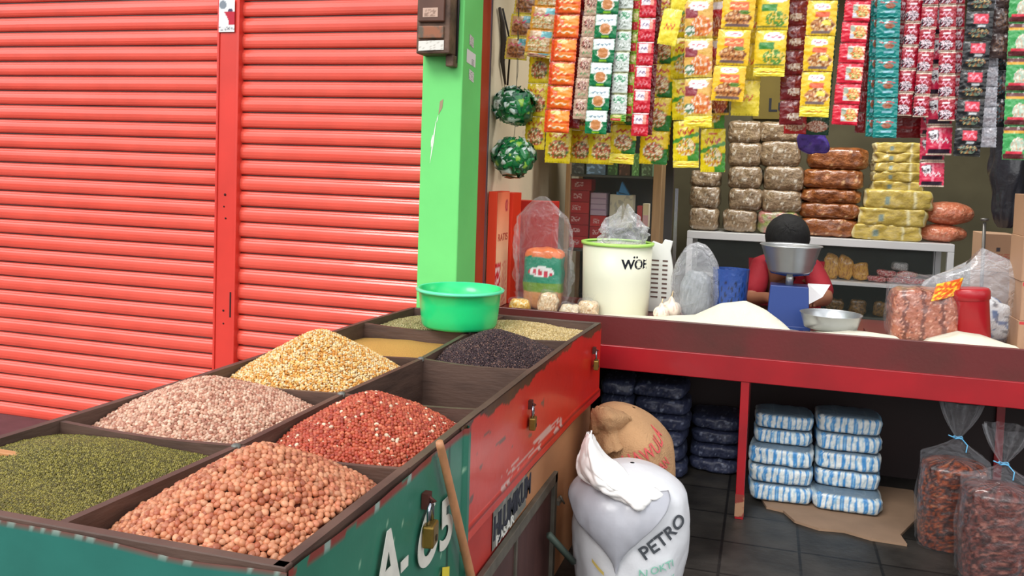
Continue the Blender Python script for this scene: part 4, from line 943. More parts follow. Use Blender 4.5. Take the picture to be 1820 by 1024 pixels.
for k in range(5):
    x0_, x1_ = P(1050, 350, y=YC+.07).x, P(1078, 350, y=YC+.07).x
    lv = k >= 3
    card((x0_, YC+.07, zb_+hgt*.97*k), (x1_, YC+.19, zb_+hgt*.97*(k+1)-.0006), 'lavender_packet' if lv else 'red_packet', ('lavender packet on the right showcase stack, ' if lv else 'red packet in the right showcase stack, ')+('top one' if k == 4 else 'just below the top' if k == 3 else ORD(k, 6)), 'packet', (lambda u, v: (190, 172, 196) if abs(v-.5) > .06 else (150, 130, 160)) if lv else redpk(k+1), None, (180, 160, 188) if lv else (168, 22, 34), g_)
crt(1082, 1124, 404, 346, YC+.10, .08, 'white_carton', 'white carton in the middle of the glass showcase', 'carton', lambda u, v: (226, 228, 200) if N(u*6, v*6) > -.2 else (190, 196, 180), (220, 222, 200))
crt(1131, 1140, 404, 366, YC+.10, .06, 'red_bottle', 'narrow red carton at the right side of the showcase', 'carton', lambda u, v: (196, 60, 60), (196, 60, 60))
crt(1141, 1152, 404, 362, YC+.10, .06, 'cream_carton', 'narrow cream and pink carton at the right side of the showcase', 'carton', lambda u, v: (238, 226, 180) if v > .5 else (232, 186, 190), (232, 220, 190))
# clear packets seen at the bottom
a = P(1095, 347, y=YC+.09); b2 = P(1120, 347, y=YC+.09)
m_ = MB(); z_ = a.z; xm = (a.x+b2.x)/2; m_.prism([(a.x, YC+.10), (b2.x, YC+.10), (b2.x, YC+.16), (a.x, YC+.16)], z_, [z_+.02, z_+.004, z_+.004, z_+.02]); m_.add([(xm-.03, YC+.10, z_+.01), (xm+.035, YC+.10, z_+.005), (xm-.012, YC+.10, z_+.08), (xm-.03, YC+.14, z_+.01), (xm+.035, YC+.14, z_+.005), (xm-.012, YC+.14, z_+.08)], [(0, 1, 2), (5, 4, 3), (0, 2, 5, 3), (1, 4, 5, 2)])
o = m_.build('blue_cloth', mat('bright_blue', (54, 150, 220), .5)); tag(o, 'bright blue pointed scrap lying on the white carton in the showcase', 'blue scrap')
for k, (pa, pb, c_, lab) in enumerate(((1014, 1038, (90, 96, 96), 'grey'), (1042, 1076, (110, 140, 170), 'pale blue'), (1080, 1098, (70, 110, 60), 'dark green'), (1100, 1120, (96, 66, 50), 'brown'), (1123, 1136, (120, 190, 110), 'light green'), (1140, 1160, (110, 140, 110), 'grey green'))):
    z = zS+.0008; xa__, xb__ = P(pa, 300, y=YC+.06).x, P(pb, 300, y=YC+.06).x
    card((xa__, YC+.06, z), (xb__, YC+.14, z+.13), 'shelf_carton', '%s carton on the upper shelf of the glass showcase' % lab, 'carton', (lambda c__: lambda u, v: c__ if N(u*5, v*8, c__[0]) > -.2 else tuple(min(255, t*1.5) for t in c__))(c_), None, c_, 'cartons on the upper showcase shelf')

# ------------------------------------------------------------------ white display cabinet with bagged stock on top
YD = 4.2
cA, cB = P(1221, 418, y=YD), P(1697, 440, y=YD); zc = (P(1221, 411, y=YD).z+P(1697, 434, y=YD).z)/2
dc = thing('display_cabinet', ((cA.x+cB.x)/2, YD+.2, 0), 'white framed glass display cabinet behind the shopkeeper carrying bagged stock', 'cabinet')
WF = mat('white_frame', (226, 228, 230), .35, coat=.2, noise_amt=.06, scale=5)
loc_build(MB().box((cA.x, YD, zc-.045), (cB.x, YD+.45, zc)), 'top_frame', WF, dc, bevel=.003)
for x in (cA.x, cB.x-.035): 
    for y in (YD, YD+.415): loc_build(MB().box((x, y, 0), (x+.035, y+.035, zc-.045)), 'post', WF, dc, bevel=.002)
xm_ = P(1640, 470, y=YD).x; loc_build(MB().box((P(1662, 470, y=YD+.3).x, YD+.3, .4), (P(1672, 470, y=YD+.3).x, YD+.32, zc-.045)), 'post', WF, dc)
zs1 = P(1540, 503, y=YD+.05).z; loc_build(MB().box((cA.x+.035, YD+.02, zs1-.018), (cB.x-.035, YD+.43, zs1)), 'shelf', WF, dc)
zs2 = P(1540, 565, y=YD+.05).z; loc_build(MB().box((cA.x+.035, YD+.02, zs2-.018), (cB.x-.035, YD+.43, zs2)), 'shelf', MATS['shelf_grey'], dc)
loc_build(MB().box((cA.x+.03, YD+.44, .1), (cB.x-.03, YD+.448, zc-.05)), 'back_panel', DK, dc)
loc_build(MB().box((cA.x, YD, .1), (cB.x, YD+.40, .16)), 'bottom_frame', WF, dc)
loc_build(MB().box((cA.x+.036, YD+.006, .16), (cB.x-.036, YD+.009, zc-.046)), 'glass_pane', GLASS, dc)
# inside
def pk(px, w, h, y, z, cols, label, name, cat, group, rz=0, d=None, m=BAGGED):
    q = P(px, 470, y=y); o = pillow(w, d or w*.5, h, .5, .5, amp=.012, nsc=25, seed=px, cfn=snack_c(px, cols), n=(18, 8, 10)).build(name, m, loc=(q.x, y, z)); o.rotation_euler = (0, 0, rz); return tag(o, label, cat, group)
for k, (px_, h, pos) in enumerate(((1478, .15, 'leftmost'), (1503, .14, 'second from the left'), (1530, .11, 'rightmost'))):
    pk(px_, .085, h, YD+.15, zs1+.0006, [(200, 140, 40), (224, 168, 60), (176, 110, 30)], 'yellow snack bag on the upper cabinet shelf, %s' % pos, 'yellow_snack_bag', 'snack bag', 'yellow snack bags in the cabinet')
for k, (px_, z, pos) in enumerate(((1560, 0, 'lower left'), (1596, 0, 'lower middle'), (1630, 0, 'lower right'), (1576, .037, 'upper left'), (1612, .037, 'upper right'))):
    pk(px_, .11, .036, YD+.14, zs1+z+.0006, [(150, 26, 34), (200, 50, 50), (220, 180, 176), (120, 20, 30)], 'small red packet on the upper cabinet shelf, %s' % pos, 'red_snack_packet', 'packet', 'red packets in the cabinet')
pk(1600, .09, .05, YD+.15, zs1+.0752, [(200, 200, 198), (150, 150, 150)], 'grey white packet on top of the red packets in the cabinet', 'grey_packet', 'packet', None)
for k, (px_, pos) in enumerate(((1486, 'left'), (1528, 'middle'), (1572, 'right'))):
    pk(px_, .10, .09, YD+.14, zs2+.0006, [(110, 80, 36), (150, 110, 50), (80, 60, 34)], 'dull yellow bag on the lower cabinet shelf, %s' % pos, 'dull_bag', 'bag', 'dull yellow bags in the cabinet')
# stock on top
def noodle_c(seed):
    def f(u, v, w=0):
        n1 = N(u*16, v*9+w*6, seed); n2 = N(u*34, v*20+w*18, seed+2)
        if n1+.5*n2 > .42: return (216, 208, 192)
        if abs(math.sin(u*9.4)) < .10: return (84, 66, 50)
        return (150+34*n2, 128+32*n2, 100+28*n2)
    return f
def column(px0, px1, edges, name, cat, lab, group, cf, y=4.25, d=.22, x_off=None, m=BAGGED, e=(.4, .4), zoff=0):
    "edges: pixel heights of the joints from the cabinet top upward"
    z = zc+.0006+zoff; n_ = len(edges)-1
    for k in range(n_):
        dx = (x_off[k] if x_off else 0)
        h = P((px0+px1)/2, edges[k+1], y=y).z-P((px0+px1)/2, edges[k], y=y).z
        a, b = P(px0+dx, 400, y=y), P(px1+dx, 400, y=y)
        o = pillow(b.x-a.x, d, h*1.10, e[0], e[1], amp=.010, nsc=24, seed=k*5+px0, cfn=cf(k+px0), n=(26, 10, 10)).build(name, m, loc=((a.x+b.x)/2, y+d/2, z)); z += h
        tag(o, lab % ('only one' if n_ == 1 else ORD(k, n_)), cat, group)
g_ = 'clear bags of grey-brown noodles on the cabinet'
column(1222, 1277, (411, 372, 333, 306), 'noodle_bag', 'noodle bag', 'clear bag of grey-brown noodles, left column on the cabinet, %s', g_, noodle_c)
column(1283, 1345, (411, 372, 333, 294, 252, 214), 'noodle_bag', 'noodle bag', 'clear bag of grey-brown noodles, middle column on the cabinet, %s', g_, noodle_c, x_off=(0, 8, 6, 4, 2))
def mixed_c(s_):
    return (lambda u, v, w=0: (150, 160, 90) if N(u*6, v*6, 3) > .1 else (200, 140, 130) if N(u*7, v*5, 9) > .1 else (170, 160, 130)) if s_ < 1345 else noodle_c(s_)
column(1344, 1418, (411, 372, 333, 291, 246, 212), 'noodle_bag', 'noodle bag', 'clear bag of noodles, right column beside the brown crackers, %s', g_, lambda s_: mixed_c(s_), x_off=(2, 6, 8, 0, -4))
def brown_c(seed):
    def f(u, v, w=0):
        n1 = N(u*9, v*5+w*6, seed); n2 = N(u*30, v*20+w*15, seed+2)
        if n2 > .5: return (226, 180, 130)
        return (146+60*n1, 84+44*n1, 40+26*n1)
    return f
column(1420, 1530, (420, 388, 360, 335, 300, 262), 'brown_cracker_bag', 'cracker bag', 'wide clear bag of orange-brown crackers on the cabinet, %s', 'orange-brown cracker bags on the cabinet', brown_c, x_off=(0, 0, 0, 3, 10), d=.26, y=4.24, e=(.42, .46))
def gold_c(seed):
    def f(u, v, w=0):
        if v > .9: return (226, 206, 110)
        if abs(math.sin(u*13)) < .12: return (232, 224, 176)
        return (130, 150, 140) if (.28 < u < .36 and .3 < v < .6) else (196+26*N(u*14, v*9, seed), 172+24*N(u*14, v*9, seed), 84)
    return f
column(1518, 1640, (424, 398, 369, 336), 'gold_carton', 'carton', 'gold wrapped carton on the cabinet, thick row, %s', 'gold wrapped cartons on the cabinet', gold_c, x_off=(0, 8, 18), d=.2, y=4.23, m=PAINT, e=(.2, .2))
zg = P(1595, 336, y=4.23).z-P(1595, 424, y=4.23).z
column(1549, 1637, (336, 319, 302, 285, 268, 250), 'thin_gold_packet', 'packet', 'thin gold packet on the gold cartons, %s', 'thin gold packets', gold_c, d=.16, y=4.24, m=PAINT, e=(.2, .2), zoff=zg)
def pink_c(seed):
    def f(u, v, w=0): return (236, 168, 136) if N(u*26+w*9, v*20, seed) > .2 else (216, 126, 92)
    return f
z = zc+.0006
for k, (a_, b__, lab) in enumerate(((1632, 1726, 'lower plump clear bag of pink grains at the right end of the cabinet'), (1640, 1737, 'upper plump clear bag of pink grains at the right end of the cabinet'))):
    xa__, xb__ = P(a_, 420, y=4.24).x, P(b__, 420, y=4.24).x; h = .105 if k == 0 else .135
    o = pillow(xb__-xa__, .2, h, .9, .9, amp=.006, cfn=pink_c(k), n=(26, 12, 12)).build('pink_grain_bag', BAGGED, loc=((xa__+xb__)/2, 4.36, z)); z += h*.97; tag(o, lab, 'grain bag', 'plump bags of pink grains')
a, b = P(1340, 172, y=5.07), P(1402, 212, y=5.07)
o = MB().box((a.x, 5.07, b.z), (b.x, 5.099, a.z+.3)).build('painted_board', mat('olive_yellow', (150, 130, 50), .6, noise_amt=.2, scale=6)); tag(o, 'dull yellow board with black script on the back wall', 'sign')
lettering('Lu', .13, frame(P(1364, 198, y=5.068), (1, 0, 0), (.25, 0, 1)), BLK, o, bold=.002)
# purple pouch behind the strips
q = P(1447, 252, y=3.5)
o = pillow(56*px_w(1447, 250, 3.5), .05, .12, .6, .7, amp=.02, nsc=16, cfn=lambda u, v, w: (84, 60, 170) if N(u*6, v*6, 2) > -.2 else (60, 40, 130)).build('purple_pouch', PAINT, loc=(q.x, 3.5, P(1447, 273, y=3.5).z)); tag(o, 'purple pouch hanging below the dark red sachets', 'pouch'); MB().tube([(0, .0, .10), (0, .0, 2.94-o.location.z)], .002, 6, (60, 60, 60)).build('string', PRINT, o)
# dark steel post behind the strips and slim chrome post
for px_, w, y, m, lab, top in ((1188, .04, 3.35, mat('dark_steel', (46, 42, 40), .5, metal=.3), 'dark steel post behind the hanging sachets right of the showcase', 2.94), (1202, .018, 3.9, mat('chrome', (170, 172, 176), .2, metal=.9), 'slim bright metal post right of the showcase', P(1202, 335, y=3.9).z)):
    q = P(px_, 360, y=y); o = MB().box((q.x-w/2, y, 0 if y > 3.5 else ZC), (q.x+w/2, y+w, top)).build('steel_post', m); tag(o, lab, 'post')
# black bundle hanging at the far right
q = P(1790, 345, y=3.6)
o = MB().grid(40, 40, lambda u, v: ((lambda r: (q.x+r*math.sin(2*PI*u), 3.6-r*.8*math.cos(2*PI*u), P(1790, 405, y=3.6).z+.95*v))((.03+.055*math.sin(PI*v)**.5)*(1+.3*N(math.sin(2*PI*u)*3, v*9, math.cos(2*PI*u)*3)))), None, True, True).build('black_bag_bundle', mat('black_plastic', (40, 42, 50), .35, coat=.3, bump=.5, bscale=30)); tag(o, 'black plastic bag bundle hanging by the back wall at the right', 'bag bundle')

# ------------------------------------------------------------------ the shopkeeper
def skin_fig(name, pts, edges, m, parent, levels=2, root=0):
    me = bpy.data.meshes.new(name); me.from_pydata([p[0] for p in pts], edges, []); me.materials.append(m)
    o = bpy.data.objects.new(name, me); link(o, parent); o.modifiers.new('skin', 'SKIN')
    for i, p in enumerate(pts):
        r = p[1] if isinstance(p[1], tuple) else (p[1], p[1]); me.skin_vertices[0].data[i].radius = r; me.skin_vertices[0].data[i].use_root = (i == root)
    s = o.modifiers.new('sub', 'SUBSURF'); s.levels = levels; s.render_levels = levels; 
    for p in me.polygons: p.use_smooth = True
    o.modifiers['skin'].use_smooth_shade = True; return o
SK = mat('skin', (150, 100, 76), .5, noise_amt=.08, scale=10); SHR = mat('red_shirt', (150, 14, 34), .8, noise_amt=.2, scale=8, bump=.3, bscale=25); HR = mat('black_hair', (9, 9, 10), .85, bump=.3, bscale=120, stretch=(1, 1, .3))
YPn = 3.66; hd = P(1400, 422, y=YPn-.20)
shL, shR = P(1345, 470, y=YPn+.03), P(1452, 474, y=YPn+.03)
cxp = (shL.x+shR.x)/2
per = thing('person', (cxp, YPn+.05, 0), 'person with short black hair and red shirt bowed behind the counter, holding paper', 'person')
L0 = Vector(per.location); rel = lambda p: tuple(Vector(p)-L0)
shz = shL.z-.02
elR, elL = P(1469, 532, y=YPn-.14), P(1335, 532, y=YPn-.12)
hnR = P(1443, 540, y=YPn-.34); hnL = P(1372, 545, y=YPn-.32)
hnR.z = max(hnR.z, .86); hnL.z = max(hnL.z, .87)
B_ = [((cxp, YPn+.17, .84), (.15, .11)), ((cxp, YPn+.14, .98), (.14, .10)), ((cxp, YPn+.07, shz-.08), (.16, .10)), ((cxp, YPn+.01, shz+.02), (.12, .085)), ((cxp, YPn-.08, shz+.05), .055), ((hd.x, hd.y+.03, hd.z-.07), .05),
      ((shR.x-.02, YPn+.01, shz), .062), (tuple(elR), .042), ((hnR.x+.02, hnR.y+.04, hnR.z+.01), .028), ((hnR.x-.02, hnR.y+.0, hnR.z), (.036, .016)),
      ((shL.x+.02, YPn+.01, shz), .062), (tuple(elL), .042), ((hnL.x-.02, hnL.y+.05, hnL.z+.01), .028), ((hnL.x+.02, hnL.y, hnL.z), (.036, .016)),
      ((cxp+.09, YPn+.17, .74), .085), ((cxp+.10, YPn+.14, .46), .062), ((cxp+.10, YPn+.18, .09), .045), ((cxp+.11, YPn+.05, .035), .034),
      ((cxp-.09, YPn+.17, .74), .085), ((cxp-.10, YPn+.14, .46), .062), ((cxp-.10, YPn+.18, .09), .045), ((cxp-.11, YPn+.05, .035), .034)]
E_ = [(0, 1), (1, 2), (2, 3), (3, 4), (4, 5), (3, 6), (6, 7), (7, 8), (8, 9), (3, 10), (10, 11), (11, 12), (12, 13), (0, 14), (14, 15), (15, 16), (16, 17), (0, 18), (18, 19), (19, 20), (20, 21)]
def hand(i0, c, sgn):
    base = Vector(c)
    for k, (dx, ln) in enumerate(((-.024, .034), (-.008, .04), (.008, .038), (.022, .028))):
        a = base+Vector((dx, -.02, .004)); b = a+Vector((dx*.25, -ln*.7, .002)); cc = b+Vector((0, -ln*.5, -.014)); n0 = len(B_)
        B_.extend([(tuple(a), .010), (tuple(b), .009), (tuple(cc), .0075)]); E_.extend([(i0, n0), (n0, n0+1), (n0+1, n0+2)])
    a = base+Vector((-sgn*.03, .005, .004)); b = a+Vector((-sgn*.02, -.022, -.002)); n0 = len(B_); B_.extend([(tuple(a), .012), (tuple(b), .009)]); E_.extend([(i0, n0), (n0, n0+1)])
hand(9, B_[9][0], 1); hand(13, B_[13][0], -1)
skin_fig('body', [(rel(p), r) for p, r in B_], E_, SK, per)
T_ = [(B_[0][0], (.17, .14)), (B_[1][0], (.165, .125)), (B_[2][0], (.185, .125)), (B_[3][0], (.14, .105)), ((cxp, YPn-.035, shz+.055), .068), (B_[6][0], .082), (tuple(Vector(B_[6][0]).lerp(elR, .5)), .068), (tuple(elR), .056), (B_[10][0], .082), (tuple(Vector(B_[10][0]).lerp(elL, .5)), .068), (tuple(elL), .056)]
skin_fig('red_shirt', [(rel(p), r) for p, r in T_], [(0, 1), (1, 2), (2, 3), (3, 4), (3, 5), (5, 6), (6, 7), (3, 8), (8, 9), (9, 10)], SHR, per)
skin_fig('trousers', [(rel(B_[0][0]), (.165, .135))]+[(rel(B_[i][0]), r) for i, r in ((14, .10), (15, .085), (16, .062), (18, .10), (19, .085), (20, .062))], [(0, 1), (1, 2), (2, 3), (0, 4), (4, 5), (5, 6)], mat('dark_trousers', (40, 42, 54), .85), per)
# head, bowed toward the counter: face turned down
hr = .088
def headf(u, v):
    a = 2*PI*u; b = PI*v; x = hr*.92*math.sin(b)*math.sin(a); y = -hr*1.05*math.sin(b)*math.cos(a); z = hr*1.22*math.cos(b)*-1
    if z < 0: x *= 1+.25*z/hr; y = y*(1+.06*z/hr)-.006
    if y < 0:
        y -= .022*math.exp(-(x/.014)**2-((z+.012)/.022)**2); y += .010*(math.exp(-((abs(x)-.03)/.014)**2-((z-.010)/.012)**2)); y -= .006*math.exp(-(x/.024)**2-((z+.052)/.008)**2)
    return (x, y, z)
hm = MB().grid(48, 36, headf, None, True, True)
for s_ in (-1, 1):
    hm.add([(s_*(.078+.012*math.cos(t)*.4), .008+.012*math.cos(t)+.004, .0+.026*math.sin(t)) for t in np.linspace(0, 2*PI, 10, endpoint=False)]+[(s_*.092, .016, 0)], [(i, (i+1) % 10, 10) for i in range(10)], (255, 255, 255), True)
HM = Matrix.Translation(Vector(rel(hd))) @ Matrix.Rotation(math.radians(66), 4, 'X') @ Matrix.Rotation(math.radians(8), 4, 'Z')
head = hm.xf(HM).build('head', SK, per)
for s_ in (-1, 1):
    e_ = MB().lathe([(.0105*math.sin(t), -.0105*math.cos(t)) for t in np.linspace(0.01, PI-.01, 9)], 16, loc=(s_*.030, -hr*.92, .010)); e_.xf(HM).build('eye', mat('eye_white', (225, 220, 210), .3), head)
    e_ = MB().tube([(s_*.018, -.098, .026), (s_*.030, -.099, .030), (s_*.044, -.092, .026)], .003, 6); e_.xf(HM).build('eyebrow', HR, head)
m_ = MB().tube([(-.022, -.093, -.052), (0, -.098, -.050), (.022, -.093, -.052)], .0035, 6); m_.xf(HM).build('lips', mat('lips', (130, 70, 62), .5), head)
def hairf(u, v):
    a = 2*PI*u; b = PI*v*.66; k = 1.12+.03*N(math.sin(a)*4, v*9, math.cos(a)*4); fr_ = max(0, math.cos(a)); b *= 1-.22*fr_
    return (hr*1.0*k*math.sin(b)*math.sin(a), -hr*1.06*k*math.sin(b)*math.cos(a)+.004, hr*1.12*k*math.cos(b))
hh_ = MB().grid(48, 26, hairf, None, True, True).xf(HM).build('hair', HR, head); s_ = hh_.modifiers.new('s', 'SOLIDIFY'); s_.thickness = .012; s_.offset = -1
# paper in the hand
pc_ = [P(x, y, y=d) for x, y, d in ((1428, 546, YPn-.42), (1436, 504, YPn-.34), (1476, 506, YPn-.32), (1462, 528, YPn-.40))]
m_ = MB().add([tuple(p) for p in pc_]+[tuple(p+Vector((0, .002, -.001))) for p in pc_], [(0, 1, 2, 3), (7, 6, 5, 4), (0, 4, 5, 1), (1, 5, 6, 2), (2, 6, 7, 3), (3, 7, 4, 0)], (240, 240, 244))
tag(m_.build('paper_sheet', PRINT), 'folded white sheet of paper held in the shopkeeper\'s hand', 'paper')

# ------------------------------------------------------------------ hanging sachet strips
def ell(cx, cy, rx, ry): return lambda u, v: ((u-cx)/rx)**2+((v-cy)/ry)**2 < 1
def rec(a, b, c, d): return lambda u, v: a < u < c and b < v < d
def script(cx, cy, w, h, fr=30): return lambda u, v: abs(u-cx) < w and abs(v-cy-h*.5*math.sin((u-cx)*fr)) < h*.38
def food(cx, cy, rx, ry, pal, s=1, sc=11):
    def f(u, v):
        if ((u-cx)/rx)**2+((v-cy)/ry)**2 >= 1: return None
        n_ = N(u*sc, v*sc, s)+.5*N(u*sc*2.4, v*sc*2.4, s+3); return pal[int(max(0, min(len(pal)-1, (n_+.7)/1.4*len(pal))))]
    return f
def design(base, layers, seal=None):
    def f(u, v):
        c = base
        for t, k in layers:
            if k is None:
                r = t(u, v); c = r if r else c
            elif t(u, v): c = k
        if seal and (v < .05 or v > .95): c = seal
        if (v < .05 or v > .95) and math.sin(u*70) > .3: c = tuple(x*.86 for x in c)
        return c
    return f
YL, YG, OR_, WHT = (246, 208, 20), (60, 150, 50), (236, 96, 24), (240, 240, 236)
TAN = [(110, 60, 30), (170, 100, 50), (214, 150, 90), (236, 200, 150)]; SOUP = [(120, 60, 30), (90, 120, 50), (200, 90, 50), (240, 220, 170), (200, 150, 90)]
DS = {
 'nuts': design((214, 184, 60), [(rec(.08, .06, .92, .92), (196, 150, 110)), (food(.5, .36, .42, .28, [(90, 50, 30), (140, 84, 50), (180, 120, 76)]), None), (rec(.55, .62, .98, .95), (70, 150, 160)), (script(.42, .66, .3, .09), (200, 40, 90))], (220, 200, 50)),
 'mix': design((226, 160, 60), [(rec(.1, .05, .94, .93), (214, 176, 140)), (food(.5, .34, .42, .3, [(180, 110, 60), (220, 170, 110), (244, 224, 190), (170, 180, 120)]), None), (rec(.55, .66, .98, .96), (96, 180, 190)), (script(.42, .62, .32, .09), (206, 50, 110))], (230, 150, 40)),
 'noodle': design((226, 196, 24), [(food(.52, .40, .42, .28, SOUP), None), (script(.5, .8, .36, .08), (190, 60, 30)), (rec(.1, .02, .9, .12), (236, 210, 40))]),
 'orange': design((236, 92, 24), [(rec(.42, .52, .96, .94), (244, 150, 40)), (script(.45, .52, .3, .09, 24), (250, 220, 170)), (ell(.42, .86, .2, .09), (190, 180, 60)), (rec(.3, .12, .95, .42), (246, 128, 30)), (script(.5, .24, .35, .08, 20), (250, 226, 190)), (rec(0, .0, .14, 1), (216, 60, 26))], (200, 60, 20)),
 'darkred': design((120, 10, 14), [(rec(.1, .44, .9, .56), (150, 20, 24))]),
 'beige': design((206, 172, 148), [(food(.5, .62, .36, .24, [(96, 50, 40), (206, 170, 150), (150, 60, 50)], 2, 9), None), (script(.5, .2, .3, .08), (110, 176, 120))]),
 'greenegg': design((10, 122, 72), [(rec(0, .52, 1, 1), (232, 240, 240)), (script(.5, .74, .32, .07), (96, 130, 150)), (ell(.52, .36, .3, .24), (244, 230, 214)), (ell(.5, .38, .24, .22), (206, 136, 80)), (rec(.3, .0, .7, .08), (150, 210, 50))]),
 'palm': design((226, 236, 230), [(food(.5, .7, .36, .2, [(60, 140, 96), (110, 176, 140), (226, 236, 230)], 5, 9), None), (food(.5, .36, .34, .22, [(120, 140, 126), (226, 236, 230), (190, 200, 190)], 8, 12), None)], (180, 190, 150)),
 'lime': design((150, 190, 50), [(rec(0, .1, .7, .5), (214, 50, 60)), (rec(.1, .6, .7, .9), (210, 200, 130)), (rec(.75, 0, 1, 1), (70, 150, 30))]),
 'redwhite': design((206, 22, 44), [(rec(.12, .50, .88, .90), (238, 226, 232)), (script(.5, .7, .28, .09), (110, 80, 130)), (rec(.66, .5, .9, .9), (236, 150, 130)), (script(.5, .22, .35, .12), (236, 130, 140)), (rec(.0, .96, 1, 1), (240, 240, 240))]),
 'yellowplain': design((246, 222, 60), [(script(.5, .5, .3, .1), (220, 100, 60))]),
 'soup': design((238, 204, 20), [(lambda u, v: v < .5 and u > .25-.4*(v-.5), (40, 120, 50)), (food(.5, .38, .40, .28, SOUP+[(236, 232, 220)]), None), (script(.5, .78, .34, .09), (200, 40, 40))]),
 'racik': design((244, 220, 20), [(lambda u, v: v < .62+.2*(u-.5) and v > .52+.2*(u-.5), (70, 150, 40)), (lambda u, v: v < .45 and u > .55, (70, 150, 50)), (food(.52, .34, .38, .22, [(200, 90, 40), (236, 190, 60), (244, 228, 190), (110, 140, 50)]), None), (script(.5, .72, .34, .1), (200, 60, 40)), (rec(.3, .86, .7, .92), (214, 60, 50))]),
 'chicken': design((226, 176, 80), [(rec(.0, .5, .5, .8), (140, 34, 50)), (food(.6, .3, .38, .28, [(210, 96, 40), (232, 140, 70), (244, 220, 196)]), None), (ell(.5, .84, .36, .13), (246, 240, 240)), (script(.5, .84, .24, .05, 26), (200, 60, 80)), (food(.2, .2, .2, .14, [(240, 240, 230), (90, 130, 90)]), None)], (236, 206, 90)),
 'redblack': design((40, 22, 30), [(rec(.1, .5, .9, .78), (206, 30, 40)), (ell(.5, .86, .38, .11), (244, 236, 240)), (food(.5, .3, .42, .26, [(210, 120, 60), (170, 60, 40), (236, 190, 150)]), None)], (230, 190, 60)),
 'tempeh': design((246, 192, 20), [(food(.5, .30, .42, .22, TAN), None), (rec(.12, .07, .88, .13), (120, 96, 96)), (rec(.2, .52, .85, .74), (234, 100, 40)), (script(.5, .63, .26, .06), (250, 200, 140)), (ell(.5, .87, .3, .095), (250, 244, 244)), (script(.5, .87, .2, .04, 26), (206, 80, 100)), (ell(.7, .46, .17, .06), (90, 130, 40))], (250, 206, 40)),
 'flour': design((244, 196, 30), [(food(.55, .30, .42, .22, TAN+[(248, 236, 200)], 4), None), (rec(.15, .07, .85, .12), (130, 110, 110)), (rec(.25, .5, .8, .68), (226, 90, 40)), (ell(.5, .82, .3, .10), (250, 244, 246)), (script(.5, .82, .2, .04, 26), (190, 90, 120)), (ell(.68, .36, .16, .08), (248, 226, 90))], (250, 206, 50)),
 'veg': design((246, 208, 40), [(rec(.1, .48, .62, .68), (60, 140, 56)), (ell(.6, .82, .34, .12), (248, 240, 244)), (script(.6, .82, .24, .05, 26), (206, 50, 90)), (food(.62, .28, .36, .2, [(232, 190, 60), (90, 150, 60), (244, 220, 120)]), None), (rec(.0, .04, 1, .1), (120, 130, 60))], (250, 214, 40)),
 'maroon': design((112, 12, 18), [(food(.62, .34, .32, .16, [(120, 60, 40), (206, 180, 160), (230, 220, 210)]), None), (script(.5, .72, .3, .06), (150, 60, 50))]),
 'redfood': design((196, 20, 24), [(food(.5, .45, .46, .3, [(190, 100, 60), (230, 200, 170), (160, 70, 40)]), None)]),
 'greenfood': design((16, 74, 44), [(food(.5, .45, .46, .3, [(190, 110, 70), (230, 210, 190), (160, 80, 50)]), None)]),
 'pinklabel': design((222, 30, 58), [(rec(.30, .18, .96, .82), (236, 226, 200)), (food(.68, .5, .28, .3, [(240, 150, 50), (226, 110, 60), (240, 210, 130), (110, 150, 70)]), None), (ell(.42, .66, .12, .14), (150, 160, 140)), (rec(.32, .2, .5, .4), (220, 220, 236))], (200, 20, 50)),
 'teal': design((4, 134, 128), [(ell(.56, .62, .22, .14), (150, 80, 50)), (script(.5, .8, .4, .07, 12), (190, 60, 70)), (rec(.34, .24, .78, .38), (140, 190, 204)), (script(.5, .1, .4, .05, 14), (120, 214, 206)), (rec(.3, .74, .5, .84), (200, 240, 240))], (2, 116, 112)),
 'coffee': design((162, 10, 38), [(food(.4, .28, .42, .22, [(40, 20, 40), (226, 206, 214), (120, 20, 50)], 6, 9), None), (script(.5, .62, .34, .10, 20), (236, 170, 190)), (rec(.2, .74, .7, .84), (244, 220, 226)), (rec(0, 0, .14, .4), (40, 18, 36))], (214, 190, 170)),
 'black': design((10, 11, 16), [(rec(.28, .56, .84, .92), (206, 32, 60)), (script(.56, .74, .22, .12, 26), (240, 150, 170)), (rec(.4, .44, .72, .52), (190, 194, 196)), (food(.5, .24, .36, .15, [(150, 100, 60), (40, 40, 40), (110, 130, 110), (216, 180, 120)]), None)], (60, 60, 56)),
 'pinkbig': design((214, 40, 80), [(food(.3, .7, .25, .18, [(240, 240, 244), (60, 30, 50)], 3, 7), None), (rec(.45, .15, .6, .9), (240, 140, 160)), (rec(.05, .04, .95, .2), (40, 20, 40)), (script(.5, .5, .4, .1), (250, 230, 236))], (226, 200, 180)),
 'brownpk': design((70, 52, 50), [(food(.5, .5, .4, .36, [(50, 36, 34), (90, 66, 60), (120, 84, 60)]), None)]),
 'darkpk': design((22, 24, 30), [(food(.45, .5, .36, .36, [(24, 26, 32), (70, 90, 96), (110, 60, 50), (40, 50, 56)]), None)]),
 'greenbrown': design((60, 160, 84), [(rec(0, .0, 1, .16), (90, 30, 34)), (rec(0, .88, 1, 1), (96, 34, 36)), (rec(.0, .78, 1, .88), (220, 160, 40)), (food(.66, .42, .34, .24, [(236, 230, 210), (190, 210, 190), (220, 180, 150)]), None), (rec(.1, .17, .9, .24), (226, 60, 80))]),
 'silver': design((190, 190, 200), [(food(.5, .5, .45, .45, [(176, 176, 186), (206, 202, 210), (160, 152, 160)], 1, 4), None)]),
}
SM = {}
